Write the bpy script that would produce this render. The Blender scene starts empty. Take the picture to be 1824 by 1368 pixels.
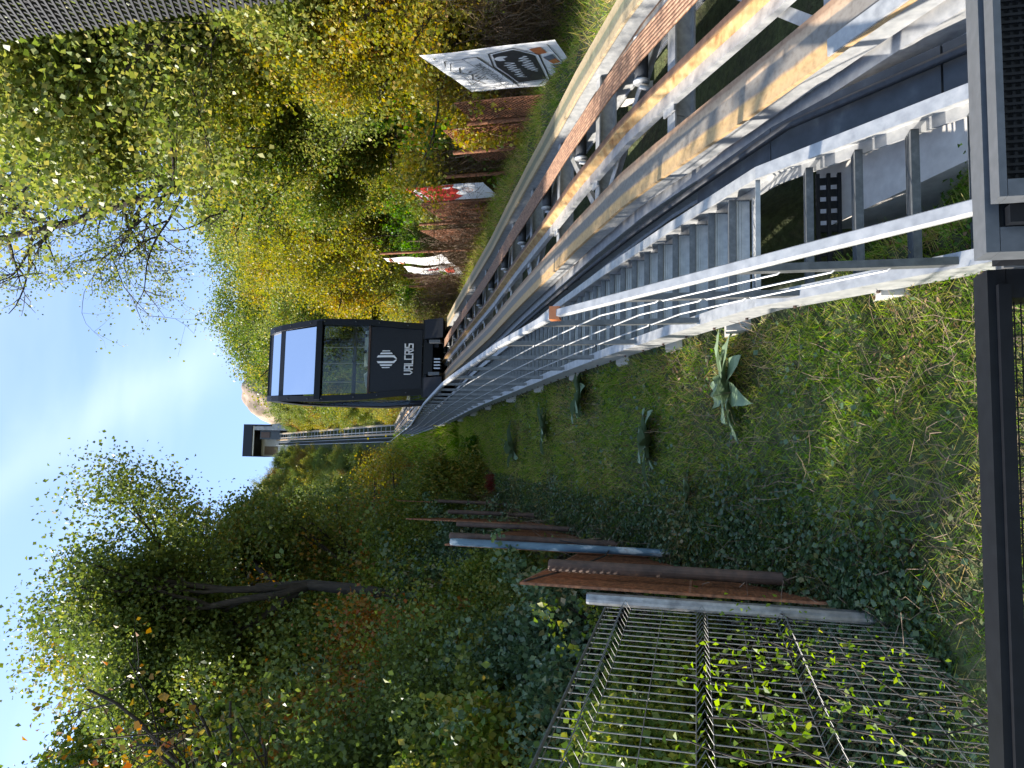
import bpy, math, random
import numpy as np
from mathutils import Vector, Matrix

# ------------------------------------------------------------------ camera, sky, sun, exposure
S = bpy.context.scene
C = S.collection
PITCH, YAW = math.radians(14.0), math.radians(5.17)
fw = Vector((math.sin(YAW)*math.cos(PITCH), math.cos(YAW)*math.cos(PITCH), math.sin(PITCH)))
rt = Vector((math.cos(YAW), -math.sin(YAW), 0))
up = rt.cross(fw)
cam_d = bpy.data.cameras.new('camera'); cam = bpy.data.objects.new('camera', cam_d); C.objects.link(cam)
cam_d.sensor_fit = 'HORIZONTAL'; cam_d.sensor_width = 36; cam_d.lens = 26.0
cam_d.clip_start = 0.05; cam_d.clip_end = 4000
# the phone was held upright but the picture is stored on its side: picture-right is down, picture-up is right
cam.matrix_world = Matrix(((-up.x, rt.x, -fw.x, 0), (-up.y, rt.y, -fw.y, 0), (-up.z, rt.z, -fw.z, 0), (0, 0, 0, 1)))
S.camera = cam
S.render.resolution_x, S.render.resolution_y = 1024, 768
S.render.engine = 'CYCLES'
S.view_settings.view_transform = 'Standard'; S.view_settings.look = 'None'
S.view_settings.gamma = 1; S.view_settings.use_curve_mapping = False
S.view_settings.exposure = 1.75
SUN = Vector((-0.74, 0.10, 0.66)).normalized()
sl = bpy.data.lights.new('sun', 'SUN'); sl.energy = 3.9; sl.angle = math.radians(0.53); sl.color = (1, .93, .82)
so = bpy.data.objects.new('sun', sl); C.objects.link(so); so.location = (0, 0, 60)
so.rotation_euler = SUN.to_track_quat('Z', 'Y').to_euler()
W = bpy.data.worlds.new('World'); S.world = W; W.use_nodes = True
nt = W.node_tree; nt.nodes.clear()
o_ = nt.nodes.new('ShaderNodeOutputWorld'); bg = nt.nodes.new('ShaderNodeBackground'); sk = nt.nodes.new('ShaderNodeTexSky')
sk.sky_type = 'NISHITA'; sk.sun_disc = False; sk.sun_elevation = math.asin(SUN.z)
sk.sun_rotation = math.atan2(SUN.x, SUN.y); sk.air_density = 1.0; sk.dust_density = .7; sk.ozone_density = 3.5
tc = nt.nodes.new('ShaderNodeTexCoord')
mp = nt.nodes.new('ShaderNodeMapping'); mp.inputs['Rotation'].default_value = (0.35, 0.5, 0.75); mp.inputs['Scale'].default_value = (1.1, 4.2, 3.2)
nz = nt.nodes.new('ShaderNodeTexNoise'); nz.inputs['Scale'].default_value = 1.25; nz.inputs['Detail'].default_value = 5; nz.inputs['Roughness'].default_value = .5
nz.inputs['Distortion'].default_value = .5
cr = nt.nodes.new('ShaderNodeValToRGB'); cr.color_ramp.elements[0].position = .50; cr.color_ramp.elements[1].position = .76
cr.color_ramp.elements[0].color = (.0, .0, .0, 1); cr.color_ramp.elements[1].color = (.62, .62, .62, 1)
mx = nt.nodes.new('ShaderNodeMix'); mx.data_type = 'RGBA'; mx.inputs['B'].default_value = (2.6, 3.1, 4.1, 1)
nt.links.new(tc.outputs['Generated'], mp.inputs['Vector']); nt.links.new(mp.outputs[0], nz.inputs['Vector'])
nt.links.new(nz.outputs['Fac'], cr.inputs[0])
# one long wisp of cirrus across the sky: a soft band round a great circle, frayed by noise
def mth(op, a, b=None, c=None):
    n_ = nt.nodes.new('ShaderNodeMath'); n_.operation = op
    for i_, v_ in enumerate((a, b, c)):
        if v_ is None: continue
        if isinstance(v_, (int, float)): n_.inputs[i_].default_value = v_
        else: nt.links.new(v_, n_.inputs[i_])
    return n_.outputs[0]
dt = nt.nodes.new('ShaderNodeVectorMath'); dt.operation = 'DOT_PRODUCT'; dt.inputs[1].default_value = (-0.7722, 0.4480, -0.4506)
nt.links.new(tc.outputs['Generated'], dt.inputs[0])
nw = nt.nodes.new('ShaderNodeTexNoise'); nw.inputs['Scale'].default_value = 4.5; nw.inputs['Detail'].default_value = 6; nt.links.new(tc.outputs['Generated'], nw.inputs['Vector'])
wv_ = mth('ADD', dt.outputs['Value'], mth('MULTIPLY_ADD', nw.outputs['Fac'], .16, -.08)); q_ = mth('MULTIPLY', wv_, wv_)
band = mth('POWER', 2.718, mth('MULTIPLY', q_, -650.0)); band = mth('MULTIPLY_ADD', band, .24, .13)
fac = mth('MINIMUM', mth('ADD', mth('MULTIPLY', cr.outputs[0], .55), band), .8)
nt.links.new(fac, mx.inputs['Factor'])
nt.links.new(sk.outputs[0], mx.inputs['A']); nt.links.new(mx.outputs['Result'], bg.inputs[0]); nt.links.new(bg.outputs[0], o_.inputs[0])
bg.inputs[1].default_value = 0.13

rnd = random.Random(7)
RNG = np.random.default_rng(11)

# ------------------------------------------------------------------ helpers
def tag(o, label=None, cat=None, group=None, kind=None):
    if label: o['label'] = label
    if cat: o['category'] = cat
    if group: o['group'] = group
    if kind: o['kind'] = kind
    return o
def empty(name, loc=(0, 0, 0), label=None, cat=None, group=None):
    o = bpy.data.objects.new(name, None); C.objects.link(o); o.location = loc; o.empty_display_size = .2
    return tag(o, label, cat, group)
def link(name, me, parent=None, loc=None, rot=None):
    o = bpy.data.objects.new(name, me); C.objects.link(o)
    if parent is not None: o.parent = parent
    if loc is not None: o.location = loc
    if rot is not None: o.rotation_euler = rot
    return o

class MB:
    def __init__(s): s.v = []; s.f = []; s.mi = []
    def add(s, vs, fs, m=0):
        b = len(s.v); s.v += [tuple(v) for v in vs]; s.f += [tuple(b+i for i in f) for f in fs]; s.mi += [m]*len(fs); return s
    def box(s, a, b, m=0):
        x0, y0, z0 = a; x1, y1, z1 = b
        return s.add([(x0,y0,z0),(x1,y0,z0),(x1,y1,z0),(x0,y1,z0),(x0,y0,z1),(x1,y0,z1),(x1,y1,z1),(x0,y1,z1)],
                     [(0,3,2,1),(4,5,6,7),(0,1,5,4),(1,2,6,5),(2,3,7,6),(3,0,4,7)], m)
    def bar(s, p, q, w, h, m=0, upv=(0, 0, 1)):
        p = Vector(p); q = Vector(q); d = (q-p).normalized(); u = Vector(upv)
        x = d.cross(u)
        if x.length < 1e-4: x = d.cross(Vector((1, 0, 0)))
        x.normalize(); y = x.cross(d); x *= w/2; y *= h/2
        return s.add([p-x-y, p+x-y, p+x+y, p-x+y, q-x-y, q+x-y, q+x+y, q-x+y],
                     [(0,3,2,1),(4,5,6,7),(0,1,5,4),(1,2,6,5),(2,3,7,6),(3,0,4,7)], m)
    def tube(s, pts, r, n=6, m=0, cap=True):
        pts = [Vector(p) for p in pts]; rs = r if hasattr(r, '__len__') else [r]*len(pts)
        vs = []; ref = None
        for i, p in enumerate(pts):
            d = (pts[min(i+1, len(pts)-1)]-pts[max(i-1, 0)]).normalized()
            if ref is None: ref = Vector((0, 0, 1)) if abs(d.z) < .9 else Vector((1, 0, 0))
            x = d.cross(ref).normalized(); y = x.cross(d).normalized(); ref = y if abs(d.dot(y)) < .9 else ref
            for k in range(n):
                a = 2*math.pi*k/n; vs.append(p+(x*math.cos(a)+y*math.sin(a))*rs[i])
        fs = []
        for i in range(len(pts)-1):
            for k in range(n):
                a = i*n+k; b = i*n+(k+1) % n; fs.append((a, b, b+n, a+n))
        if cap: fs += [tuple(range(n))[::-1], tuple(range((len(pts)-1)*n, len(pts)*n))]
        return s.add(vs, fs, m)
    def sweep(s, sec, path, m=0, closed=True):
        # sec: list of (x, n) offsets; path: list of (x, y, z, slope)
        k = len(sec); vs = []
        for (px, py, pz, sl_) in path:
            c = 1/math.sqrt(1+sl_*sl_); sn = sl_*c
            for (a, n) in sec: vs.append((px+a, py-n*sn, pz+n*c))
        fs = []
        for i in range(len(path)-1):
            for j in range(k if closed else k-1):
                a = i*k+j; b = i*k+(j+1) % k; fs.append((a, a+k, b+k, b))
        if closed: fs += [tuple(range(k)), tuple(range((len(path)-1)*k, len(path)*k))[::-1]]
        return s.add(vs, fs, m)
    def mesh(s, name, mats, smooth=False):
        me = bpy.data.meshes.new(name); me.from_pydata(s.v, [], s.f)
        for m in (mats if isinstance(mats, (list, tuple)) else [mats]): me.materials.append(m)
        if any(s.mi): me.polygons.foreach_set('material_index', s.mi)
        if smooth: me.polygons.foreach_set('use_smooth', [True]*len(s.f))
        me.update(); return me
    def obj(s, name, mats, parent=None, loc=None, rot=None, smooth=False):
        return link(name, s.mesh(name, mats, smooth), parent, loc, rot)

def np_mesh(name, V, quads, mats, mi=None, tri=False, smooth=False):
    me = bpy.data.meshes.new(name); k = 3 if tri else 4
    V = np.asarray(V, dtype=np.float32); F = np.asarray(quads, dtype=np.int32)
    me.vertices.add(len(V)); me.vertices.foreach_set('co', V.ravel())
    me.loops.add(F.size); me.loops.foreach_set('vertex_index', F.ravel())
    me.polygons.add(len(F)); me.polygons.foreach_set('loop_start', np.arange(0, F.size, k, dtype=np.int32))
    me.polygons.foreach_set('loop_total', np.full(len(F), k, dtype=np.int32))
    for m in (mats if isinstance(mats, (list, tuple)) else [mats]): me.materials.append(m)
    if mi is not None: me.polygons.foreach_set('material_index', np.asarray(mi, dtype=np.int32))
    if smooth: me.polygons.foreach_set('use_smooth', np.ones(len(F), dtype=bool))
    me.update(calc_edges=True); me.validate(); return me

# ------------------------------------------------------------------ materials
def mat(name): 
    m = bpy.data.materials.new(name); m.use_nodes = True; t = m.node_tree; return m, t, t.nodes['Principled BSDF']
def ramp(t, fac, stops):
    r = t.nodes.new('ShaderNodeValToRGB'); e = r.color_ramp.elements
    while len(e) < len(stops): e.new(.5)
    for i, (p, c) in enumerate(stops): e[i].position = p; e[i].color = (*c, 1)
    t.links.new(fac, r.inputs[0]); return r.outputs[0]
def noise(t, scale, detail=4, coord='Object', vec_scale=None, rough=.55, dist=0):
    tcn = t.nodes.new('ShaderNodeTexCoord'); n = t.nodes.new('ShaderNodeTexNoise')
    n.inputs['Scale'].default_value = scale; n.inputs['Detail'].default_value = detail; n.inputs['Roughness'].default_value = rough
    n.inputs['Distortion'].default_value = dist
    if vec_scale:
        mpn = t.nodes.new('ShaderNodeMapping'); mpn.inputs['Scale'].default_value = vec_scale
        t.links.new(tcn.outputs[coord], mpn.inputs[0]); t.links.new(mpn.outputs[0], n.inputs['Vector'])
    else: t.links.new(tcn.outputs[coord], n.inputs['Vector'])
    return n.outputs['Fac']
def bump(t, b, h, strength=.3, dist=.01):
    bn = t.nodes.new('ShaderNodeBump'); bn.inputs['Strength'].default_value = strength; bn.inputs['Distance'].default_value = dist
    t.links.new(h, bn.inputs['Height']); t.links.new(bn.outputs[0], b.inputs['Normal'])
def simple(name, stops, scale=8, rough=.6, metal=0, bmp=.2, vs=None, detail=5, spec=.5, bdist=.005):
    m, t, b = mat(name); n = noise(t, scale, detail, vec_scale=vs)
    t.links.new(ramp(t, n, stops), b.inputs['Base Color'])
    b.inputs['Roughness'].default_value = rough; b.inputs['Metallic'].default_value = metal; b.inputs['Specular IOR Level'].default_value = spec
    if bmp: bump(t, b, n, bmp, bdist)
    return m
M = {}
M['galv'] = simple('galvanised_steel', [(.3, (.27, .275, .28)), (.55, (.37, .372, .37)), (.75, (.45, .44, .425))], 14, .52, .35, .15)
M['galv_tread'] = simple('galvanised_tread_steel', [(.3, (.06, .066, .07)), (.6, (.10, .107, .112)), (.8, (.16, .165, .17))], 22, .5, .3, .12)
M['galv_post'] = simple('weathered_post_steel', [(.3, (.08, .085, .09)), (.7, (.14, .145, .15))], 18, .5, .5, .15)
M['rust'] = simple('rusty_steel', [(.3, (.10, .045, .025)), (.5, (.22, .09, .045)), (.7, (.36, .15, .07))], 20, .85, .1, .4)
M['rust_dull'] = simple('brown_rusted_tube', [(.3, (.05, .032, .026)), (.6, (.10, .06, .045)), (.8, (.16, .08, .05))], 12, .75, .1, .3)
M['rope'] = simple('rusty_wire_rope', [(.3, (.12, .06, .035)), (.55, (.25, .14, .085)), (.75, (.38, .24, .15))], 30, .6, .3, .5, vs=(1, .25, 1))
M['black'] = simple('black_powder_coat', [(.3, (.003, .0035, .005)), (.7, (.006, .007, .009))], 30, .5, 0, .08, spec=.25)
M['grey_paint'] = simple('grey_powder_coat', [(.3, (.085, .092, .10)), (.7, (.115, .122, .132))], 40, .38, .2, .08)
M['charcoal'] = simple('charcoal_panel', [(.3, (.008, .009, .012)), (.7, (.012, .013, .017))], 9, .5, .1, .05, spec=.3)
M['slate'] = simple('slate_grey_mesh', [(.3, (.005, .0055, .008)), (.7, (.009, .0095, .013))], 30, .6, 0, .05)
M['rubber'] = simple('black_rubber', [(.3, (.012, .013, .016)), (.7, (.03, .032, .036))], 20, .6, 0, .1)
M['slab'] = simple('dark_cast_slab', [(.25, (.028, .033, .038)), (.6, (.055, .062, .07)), (.8, (.10, .11, .11))], 7, .7, 0, .3)
M['concrete'] = simple('pale_concrete', [(.3, (.44, .41, .38)), (.6, (.56, .53, .49)), (.8, (.64, .61, .57))], 9, .9, 0, .4)
M['white'] = simple('white_vinyl', [(.3, (.70, .71, .73)), (.7, (.80, .80, .80))], 3, .45, 0, .5, bdist=.03)
M['whitep'] = simple('white_lettering', [(.3, (.78, .78, .78)), (.7, (.82, .82, .82))], 3, .5, 0, 0)
M['print'] = simple('black_print', [(.3, (.02, .02, .025)), (.7, (.045, .045, .05))], 12, .5, 0, 0)
M['redp'] = simple('red_print', [(.3, (.48, .03, .02)), (.7, (.62, .06, .04))], 6, .5, 0, .3)
M['orangep'] = simple('orange_print', [(.3, (.45, .12, .04)), (.7, (.55, .2, .07))], 12, .5, 0, 0)
M['bluegrey'] = simple('slate_print', [(.3, (.06, .08, .12)), (.7, (.16, .18, .22))], 12, .5, 0, 0)
M['bluepost'] = simple('flaking_blue_paint', [(.35, (.05, .09, .13)), (.55, (.085, .15, .20)), (.62, (.42, .45, .46)), (.72, (.12, .07, .05))], 9, .6, 0, .4, vs=(1, 1, .4))
M['alu'] = simple('satin_aluminium', [(.3, (.34, .34, .35)), (.7, (.48, .48, .48))], 30, .35, .8, .05)
M['wire'] = simple('dull_fence_wire', [(.3, (.10, .10, .10)), (.7, (.18, .175, .17))], 30, .55, .4, .05)
M['bark'] = simple('tree_bark', [(.3, (.018, .014, .011)), (.6, (.045, .034, .026)), (.8, (.085, .065, .05))], 14, .95, 0, .8, vs=(1, 1, .3), bdist=.02)
M['stem'] = simple('dead_stem', [(.3, (.10, .065, .045)), (.7, (.24, .17, .11))], 6, .9, 0, 0)
M['stone'] = None

def glass(name, tint, rough=.02, mixf=.35):
    m = bpy.data.materials.new(name); m.use_nodes = True; t = m.node_tree; t.nodes.clear()
    o = t.nodes.new('ShaderNodeOutputMaterial'); g = t.nodes.new('ShaderNodeBsdfGlossy'); tr = t.nodes.new('ShaderNodeBsdfTransparent')
    fr = t.nodes.new('ShaderNodeFresnel'); fr.inputs[0].default_value = 1.5
    ma = t.nodes.new('ShaderNodeMath'); ma.operation = 'MULTIPLY_ADD'; ma.inputs[1].default_value = .8; ma.inputs[2].default_value = mixf
    cl = t.nodes.new('ShaderNodeClamp')
    mxs = t.nodes.new('ShaderNodeMixShader'); g.inputs['Roughness'].default_value = rough; g.inputs['Color'].default_value = (.92, .95, 1, 1)
    tr.inputs[0].default_value = (*tint, 1)
    t.links.new(fr.outputs[0], ma.inputs[0]); t.links.new(ma.outputs[0], cl.inputs[0]); t.links.new(cl.outputs[0], mxs.inputs[0])
    t.links.new(tr.outputs[0], mxs.inputs[1]); t.links.new(g.outputs[0], mxs.inputs[2]); t.links.new(mxs.outputs[0], o.inputs[0]); return m
M['glass'] = glass('tinted_window_glass', (.62, .68, .66), .02, .0)
M['glass_top'] = glass('mirror_solar_glass', (.06, .08, .12), .02, .82)

def leafmat(name, cols, trans=.4, shine=.25, hue_obj=.0):
    m = bpy.data.materials.new(name); m.use_nodes = True; t = m.node_tree; t.nodes.clear()
    o = t.nodes.new('ShaderNodeOutputMaterial'); p = t.nodes.new('ShaderNodeBsdfPrincipled'); tl = t.nodes.new('ShaderNodeBsdfTranslucent')
    gm = t.nodes.new('ShaderNodeNewGeometry'); oi = t.nodes.new('ShaderNodeObjectInfo')
    n = noise(t, .9, 3, 'Object')
    # mix per leaf random with a slow patch noise and a per plant random
    a = t.nodes.new('ShaderNodeMath'); a.operation = 'MULTIPLY_ADD'; a.inputs[1].default_value = .55; t.links.new(gm.outputs['Random Per Island'], a.inputs[0])
    b = t.nodes.new('ShaderNodeMath'); b.operation = 'MULTIPLY_ADD'; b.inputs[1].default_value = .75; b.inputs[2].default_value = -.22; t.links.new(n, b.inputs[0])
    c = t.nodes.new('ShaderNodeMath'); c.operation = 'MULTIPLY_ADD'; c.inputs[1].default_value = .22; t.links.new(oi.outputs['Random'], c.inputs[0]); t.links.new(b.outputs[0], c.inputs[2])
    t.links.new(c.outputs[0], a.inputs[2])
    col = ramp(t, a.outputs[0], cols)
    p.inputs['Roughness'].default_value = .42; p.inputs['Specular IOR Level'].default_value = shine
    t.links.new(col, p.inputs['Base Color'])
    hs = t.nodes.new('ShaderNodeHueSaturation'); hs.inputs['Saturation'].default_value = 1.15; hs.inputs['Value'].default_value = 1.5
    t.links.new(col, hs.inputs['Color']); t.links.new(hs.outputs[0], tl.inputs[0])
    ms = t.nodes.new('ShaderNodeMixShader'); ms.inputs[0].default_value = trans
    t.links.new(p.outputs[0], ms.inputs[1]); t.links.new(tl.outputs[0], ms.inputs[2]); t.links.new(ms.outputs[0], o.inputs[0]); return m
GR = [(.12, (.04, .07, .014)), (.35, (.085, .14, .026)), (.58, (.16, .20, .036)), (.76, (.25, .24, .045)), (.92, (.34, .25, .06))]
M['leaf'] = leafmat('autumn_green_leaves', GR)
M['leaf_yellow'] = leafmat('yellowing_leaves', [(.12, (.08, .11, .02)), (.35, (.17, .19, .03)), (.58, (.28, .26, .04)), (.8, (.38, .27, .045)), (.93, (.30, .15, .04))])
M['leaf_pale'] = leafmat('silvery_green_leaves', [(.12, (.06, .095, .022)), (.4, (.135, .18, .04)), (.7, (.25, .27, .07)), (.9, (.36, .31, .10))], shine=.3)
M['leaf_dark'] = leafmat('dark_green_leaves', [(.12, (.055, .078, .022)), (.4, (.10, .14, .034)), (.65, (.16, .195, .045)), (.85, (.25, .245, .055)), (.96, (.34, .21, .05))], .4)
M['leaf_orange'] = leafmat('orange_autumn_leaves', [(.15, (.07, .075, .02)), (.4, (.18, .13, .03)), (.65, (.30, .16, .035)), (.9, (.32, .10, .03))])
M['leaf_red'] = leafmat('red_creeper_leaves', [(.15, (.10, .03, .02)), (.5, (.22, .035, .035)), (.9, (.30, .08, .04))])
M['ivy'] = leafmat('ivy_leaves', [(.12, (.03, .06, .032)), (.45, (.06, .11, .05)), (.75, (.105, .155, .065)), (.95, (.27, .19, .08))], .25, .5)
M['grass'] = leafmat('meadow_grass', [(.1, (.07, .14, .018)), (.34, (.15, .27, .03)), (.52, (.26, .36, .045)), (.66, (.38, .36, .10)), (.86, (.56, .40, .20))], .35)
M['vine'] = leafmat('bright_vine_leaves', [(.15, (.09, .16, .02)), (.6, (.20, .28, .035)), (.92, (.35, .30, .05))], .55)
M['mullein'] = leafmat('felted_grey_green_leaf', [(.15, (.13, .19, .11)), (.6, (.20, .27, .16)), (.95, (.30, .36, .24))], .2, .2)
M['fern'] = leafmat('bright_frond_leaves', [(.15, (.05, .11, .015)), (.6, (.10, .20, .025)), (.95, (.2, .27, .04))], .5)

def wear(name, x0, x1, cols, streak=1.0):
    # rust wash and wheel wear in bands across the flange
    m, t, b = mat(name); tcn = t.nodes.new('ShaderNodeTexCoord'); sx = t.nodes.new('ShaderNodeSeparateXYZ'); t.links.new(tcn.outputs['Object'], sx.inputs[0])
    mr = t.nodes.new('ShaderNodeMapRange'); mr.inputs['From Min'].default_value = x0; mr.inputs['From Max'].default_value = x1
    n = noise(t, 3.2, 6, vec_scale=(3, .6, 3)); ad = t.nodes.new('ShaderNodeMath'); ad.operation = 'MULTIPLY_ADD'; ad.inputs[1].default_value = .10; ad.inputs[2].default_value = -.05
    t.links.new(n, ad.inputs[0]); t.links.new(sx.outputs[0], mr.inputs[0]); a2 = t.nodes.new('ShaderNodeMath'); t.links.new(mr.outputs[0], a2.inputs[0]); t.links.new(ad.outputs[0], a2.inputs[1])
    c = ramp(t, a2.outputs[0], cols)
    n2 = noise(t, 26, 6); mxx = t.nodes.new('ShaderNodeMix'); mxx.data_type = 'RGBA'; mxx.blend_type = 'MULTIPLY'; mxx.inputs['Factor'].default_value = .8
    t.links.new(c, mxx.inputs['A']); t.links.new(ramp(t, n2, [(.25, (.55, .5, .46)), (.5, (.9, .88, .86)), (.7, (1, 1, 1))]), mxx.inputs['B'])
    t.links.new(mxx.outputs['Result'], b.inputs['Base Color']); b.inputs['Roughness'].default_value = .6; b.inputs['Metallic'].default_value = .15
    bump(t, b, n2, .15, .004); return m
OC = (.46, .31, .16); BR = (.30, .19, .12); GY = (.21, .19, .165); CRm = (.50, .36, .24)
M['flange_l'] = wear('rust_washed_left_rail', 2.54, 2.92, [(0, OC), (.30, (.50, .33, .15)), (.34, (.36, .25, .16)), (.38, GY), (.68, GY), (.72, CRm), (.86, (.42, .29, .19)), (.90, BR), (1, BR)])
M['flange_r'] = wear('lichened_right_rail', 4.56, 4.95, [(0, (.45, .35, .22)), (.28, (.42, .33, .20)), (.34, (.20, .19, .14)), (.62, (.17, .18, .12)), (.68, (.36, .29, .18)), (1, (.44, .35, .22))])
M['guide'] = wear('golden_rusted_guide', 3.2, 3.5, [(0, (.55, .50, .42)), (.3, (.47, .32, .14)), (.56, (.40, .22, .09)), (.68, (.12, .07, .05)), (.85, (.10, .055, .04)), (.9, (.42, .28, .18)), (1, (.42, .28, .18))])

M['guide_web'] = simple('golden_rust_web', [(.25, (.24, .11, .04)), (.45, (.42, .25, .10)), (.7, (.52, .37, .18))], 7, .6, .15, .2, vs=(1, .5, 3))
M['post_zinc'] = simple('worn_zinc_tube', [(.3, (.13, .13, .14)), (.7, (.27, .27, .28))], 16, .4, .7, .1)
def groundmat():
    m, t, b = mat('leaf_litter_soil'); n = noise(t, 1.3, 8, rough=.65); n2 = noise(t, 14, 6)
    c1 = ramp(t, n, [(.3, (.07, .05, .035)), (.45, (.07, .08, .03)), (.6, (.09, .11, .035)), (.75, (.17, .12, .07))])
    mxx = t.nodes.new('ShaderNodeMix'); mxx.data_type = 'RGBA'; mxx.blend_type = 'MULTIPLY'; mxx.inputs['Factor'].default_value = .8
    t.links.new(c1, mxx.inputs['A']); t.links.new(ramp(t, n2, [(.3, (.4, .4, .4)), (.65, (1, 1, 1))]), mxx.inputs['B'])
    t.links.new(mxx.outputs['Result'], b.inputs['Base Color']); b.inputs['Roughness'].default_value = 1; bump(t, b, n2, 1, .06); return m
M['ground'] = groundmat()
def stonemat(name, c1, c2, sc):
    m, t, b = mat(name); tcn = t.nodes.new('ShaderNodeTexCoord'); v = t.nodes.new('ShaderNodeTexVoronoi'); v.inputs['Scale'].default_value = sc
    t.links.new(tcn.outputs['Object'], v.inputs['Vector']); n = noise(t, sc*.6, 6)
    mxx = t.nodes.new('ShaderNodeMix'); mxx.data_type = 'RGBA'; mxx.inputs['Factor'].default_value = .5
    t.links.new(ramp(t, v.outputs['Color'], [(.2, c1), (.8, c2)]), mxx.inputs['A']); t.links.new(ramp(t, n, [(.35, tuple(.5*x for x in c1)), (.7, c2)]), mxx.inputs['B'])
    t.links.new(mxx.outputs['Result'], b.inputs['Base Color']); b.inputs['Roughness'].default_value = .95; bump(t, b, n, .8, .3); return m
M['rock'] = stonemat('sandy_rock', (.22, .15, .10), (.38, .28, .20), .5)
M['stone'] = stonemat('rubble_stone', (.22, .22, .23), (.36, .35, .34), 1.1)

# ------------------------------------------------------------------ profile of the incline (Y -> Z)
TY = [0, 4.0, 4.86, 5.49, 6.61, 7.43, 8.5, 9.3, 10.5, 12.46, 14.1, 16.2, 20.6, 24.3, 30, 150, 211, 216]
TZ = [-3.7, -1.36, -.84, -.48, .20, .69, 1.20, 1.58, 2.10, 2.98, 3.70, 4.60, 6.60, 8.28, 10.80, 63.7, 127.6, 132.8]
SY = [2.0, 4.2, 5.35, 6.48, 7.88, 9.73, 17.6, 33, 150, 211, 216]
SZ = [-3.9, -1.72, -.57, .03, .74, 1.61, 5.10, 11.55, 63.1, 127.0, 132.2]
def lin(Y, ys, zs): return float(np.interp(Y, ys, zs))
def Tz(Y): return lin(Y, TY, TZ)
def Sz(Y): return lin(Y, SY, SZ)
def off(Y): return 0 if Y < 150 else -1.5*(Y-150)/61
def slope(f, Y, e=.35): return (f(Y+e)-f(Y-e))/(2*e)
def path(x, y0, y1, f, dz=0, n=None, extra=()):
    ys = [y0]; y = y0
    while y < y1: 
        y += max(.35, min(12, y*.10)); ys.append(min(y, y1))
    ys = sorted(set(ys+[e for e in extra if y0 < e < y1]))
    return [(x+off(y), y, f(y)+dz, slope(f, y, .2 if y < 140 else 1.5)) for y in ys]

GY_ = np.array([-400, -60, -8, 3.5, 4.3, 5.3, 6.48, 7.88, 9.73, 17.6, 33, 150, 211, 222, 300, 420, 900])
GZ_ = np.array([-60, -14, -1.9, -1.85, -1.65, -.78, -.18, .52, 1.42, 4.85, 11.2, 62.2, 125.5, 129, 150, 120, 60])
def sst(a, b, x): 
    t = np.clip((x-a)/(b-a), 0, 1); return t*t*(3-2*t)
def ground(X, Y, bumps=True):
    X = np.asarray(X, float); Y = np.asarray(Y, float); Xr = X-np.where(Y < 150, 0, -1.5*(Y-150)/61)
    g = np.interp(Y, GY_, GZ_)
    g = g-.15*np.clip(1-Xr, 0, 2.4)
    g = g+np.clip(-2.2-Xr, 0, 22)*.30*sst(3, 9, Y)
    g = g+np.clip(Xr-7.2, 0, 26)*.42*sst(5, 10, Y)
    tr = sst(2.0, 2.5, Xr)*(1-sst(5.0, 5.8, Xr))
    g = g-.75*tr
    near = sst(1.25, 1.5, Xr)*(1-sst(2.3, 2.6, Xr))*(1-sst(6.0, 7.2, Y))
    g = g*(1-near)+np.minimum(g, -1.62)*near
    if bumps:
        a = .05*np.sin(X*2.3+Y*1.7)*np.sin(Y*2.9-X)+.03*np.sin(X*6.1)*np.sin(Y*5.3+1)
        g = g+a*(1-tr)*(1-near)+.5*np.sin(X*.13+1)*np.sin(Y*.11)*sst(9, 20, np.abs(Xr-3))
    return g
def gz(x, y): return float(ground(x, y))

xs = np.unique(np.concatenate([np.linspace(-4, 9, 105), np.linspace(-30, -4, 50), np.linspace(9, 40, 50), np.array([-1500, -700, -300, -150, -80, -50, 55, 90, 160, 320, 700, 1500])]))
ys = np.unique(np.concatenate([np.linspace(-6, 20, 150), np.linspace(20, 60, 80), np.linspace(60, 230, 110), np.array([-1200, -500, -200, -90, -45, -20, -12, 240, 255, 275, 300, 350, 420, 600, 900, 1500])]))
XX, YY = np.meshgrid(xs, ys); ZZ = ground(XX, YY)
nx = len(xs); idx = np.arange(len(xs)*len(ys)).reshape(len(ys), nx)
Q = np.stack([idx[:-1, :-1], idx[:-1, 1:], idx[1:, 1:], idx[1:, :-1]], -1).reshape(-1, 4)
gnd = link('ground', np_mesh('ground', np.stack([XX, YY, ZZ], -1).reshape(-1, 3), Q, M['ground'], smooth=True)); gnd['kind'] = 'structure'

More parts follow.
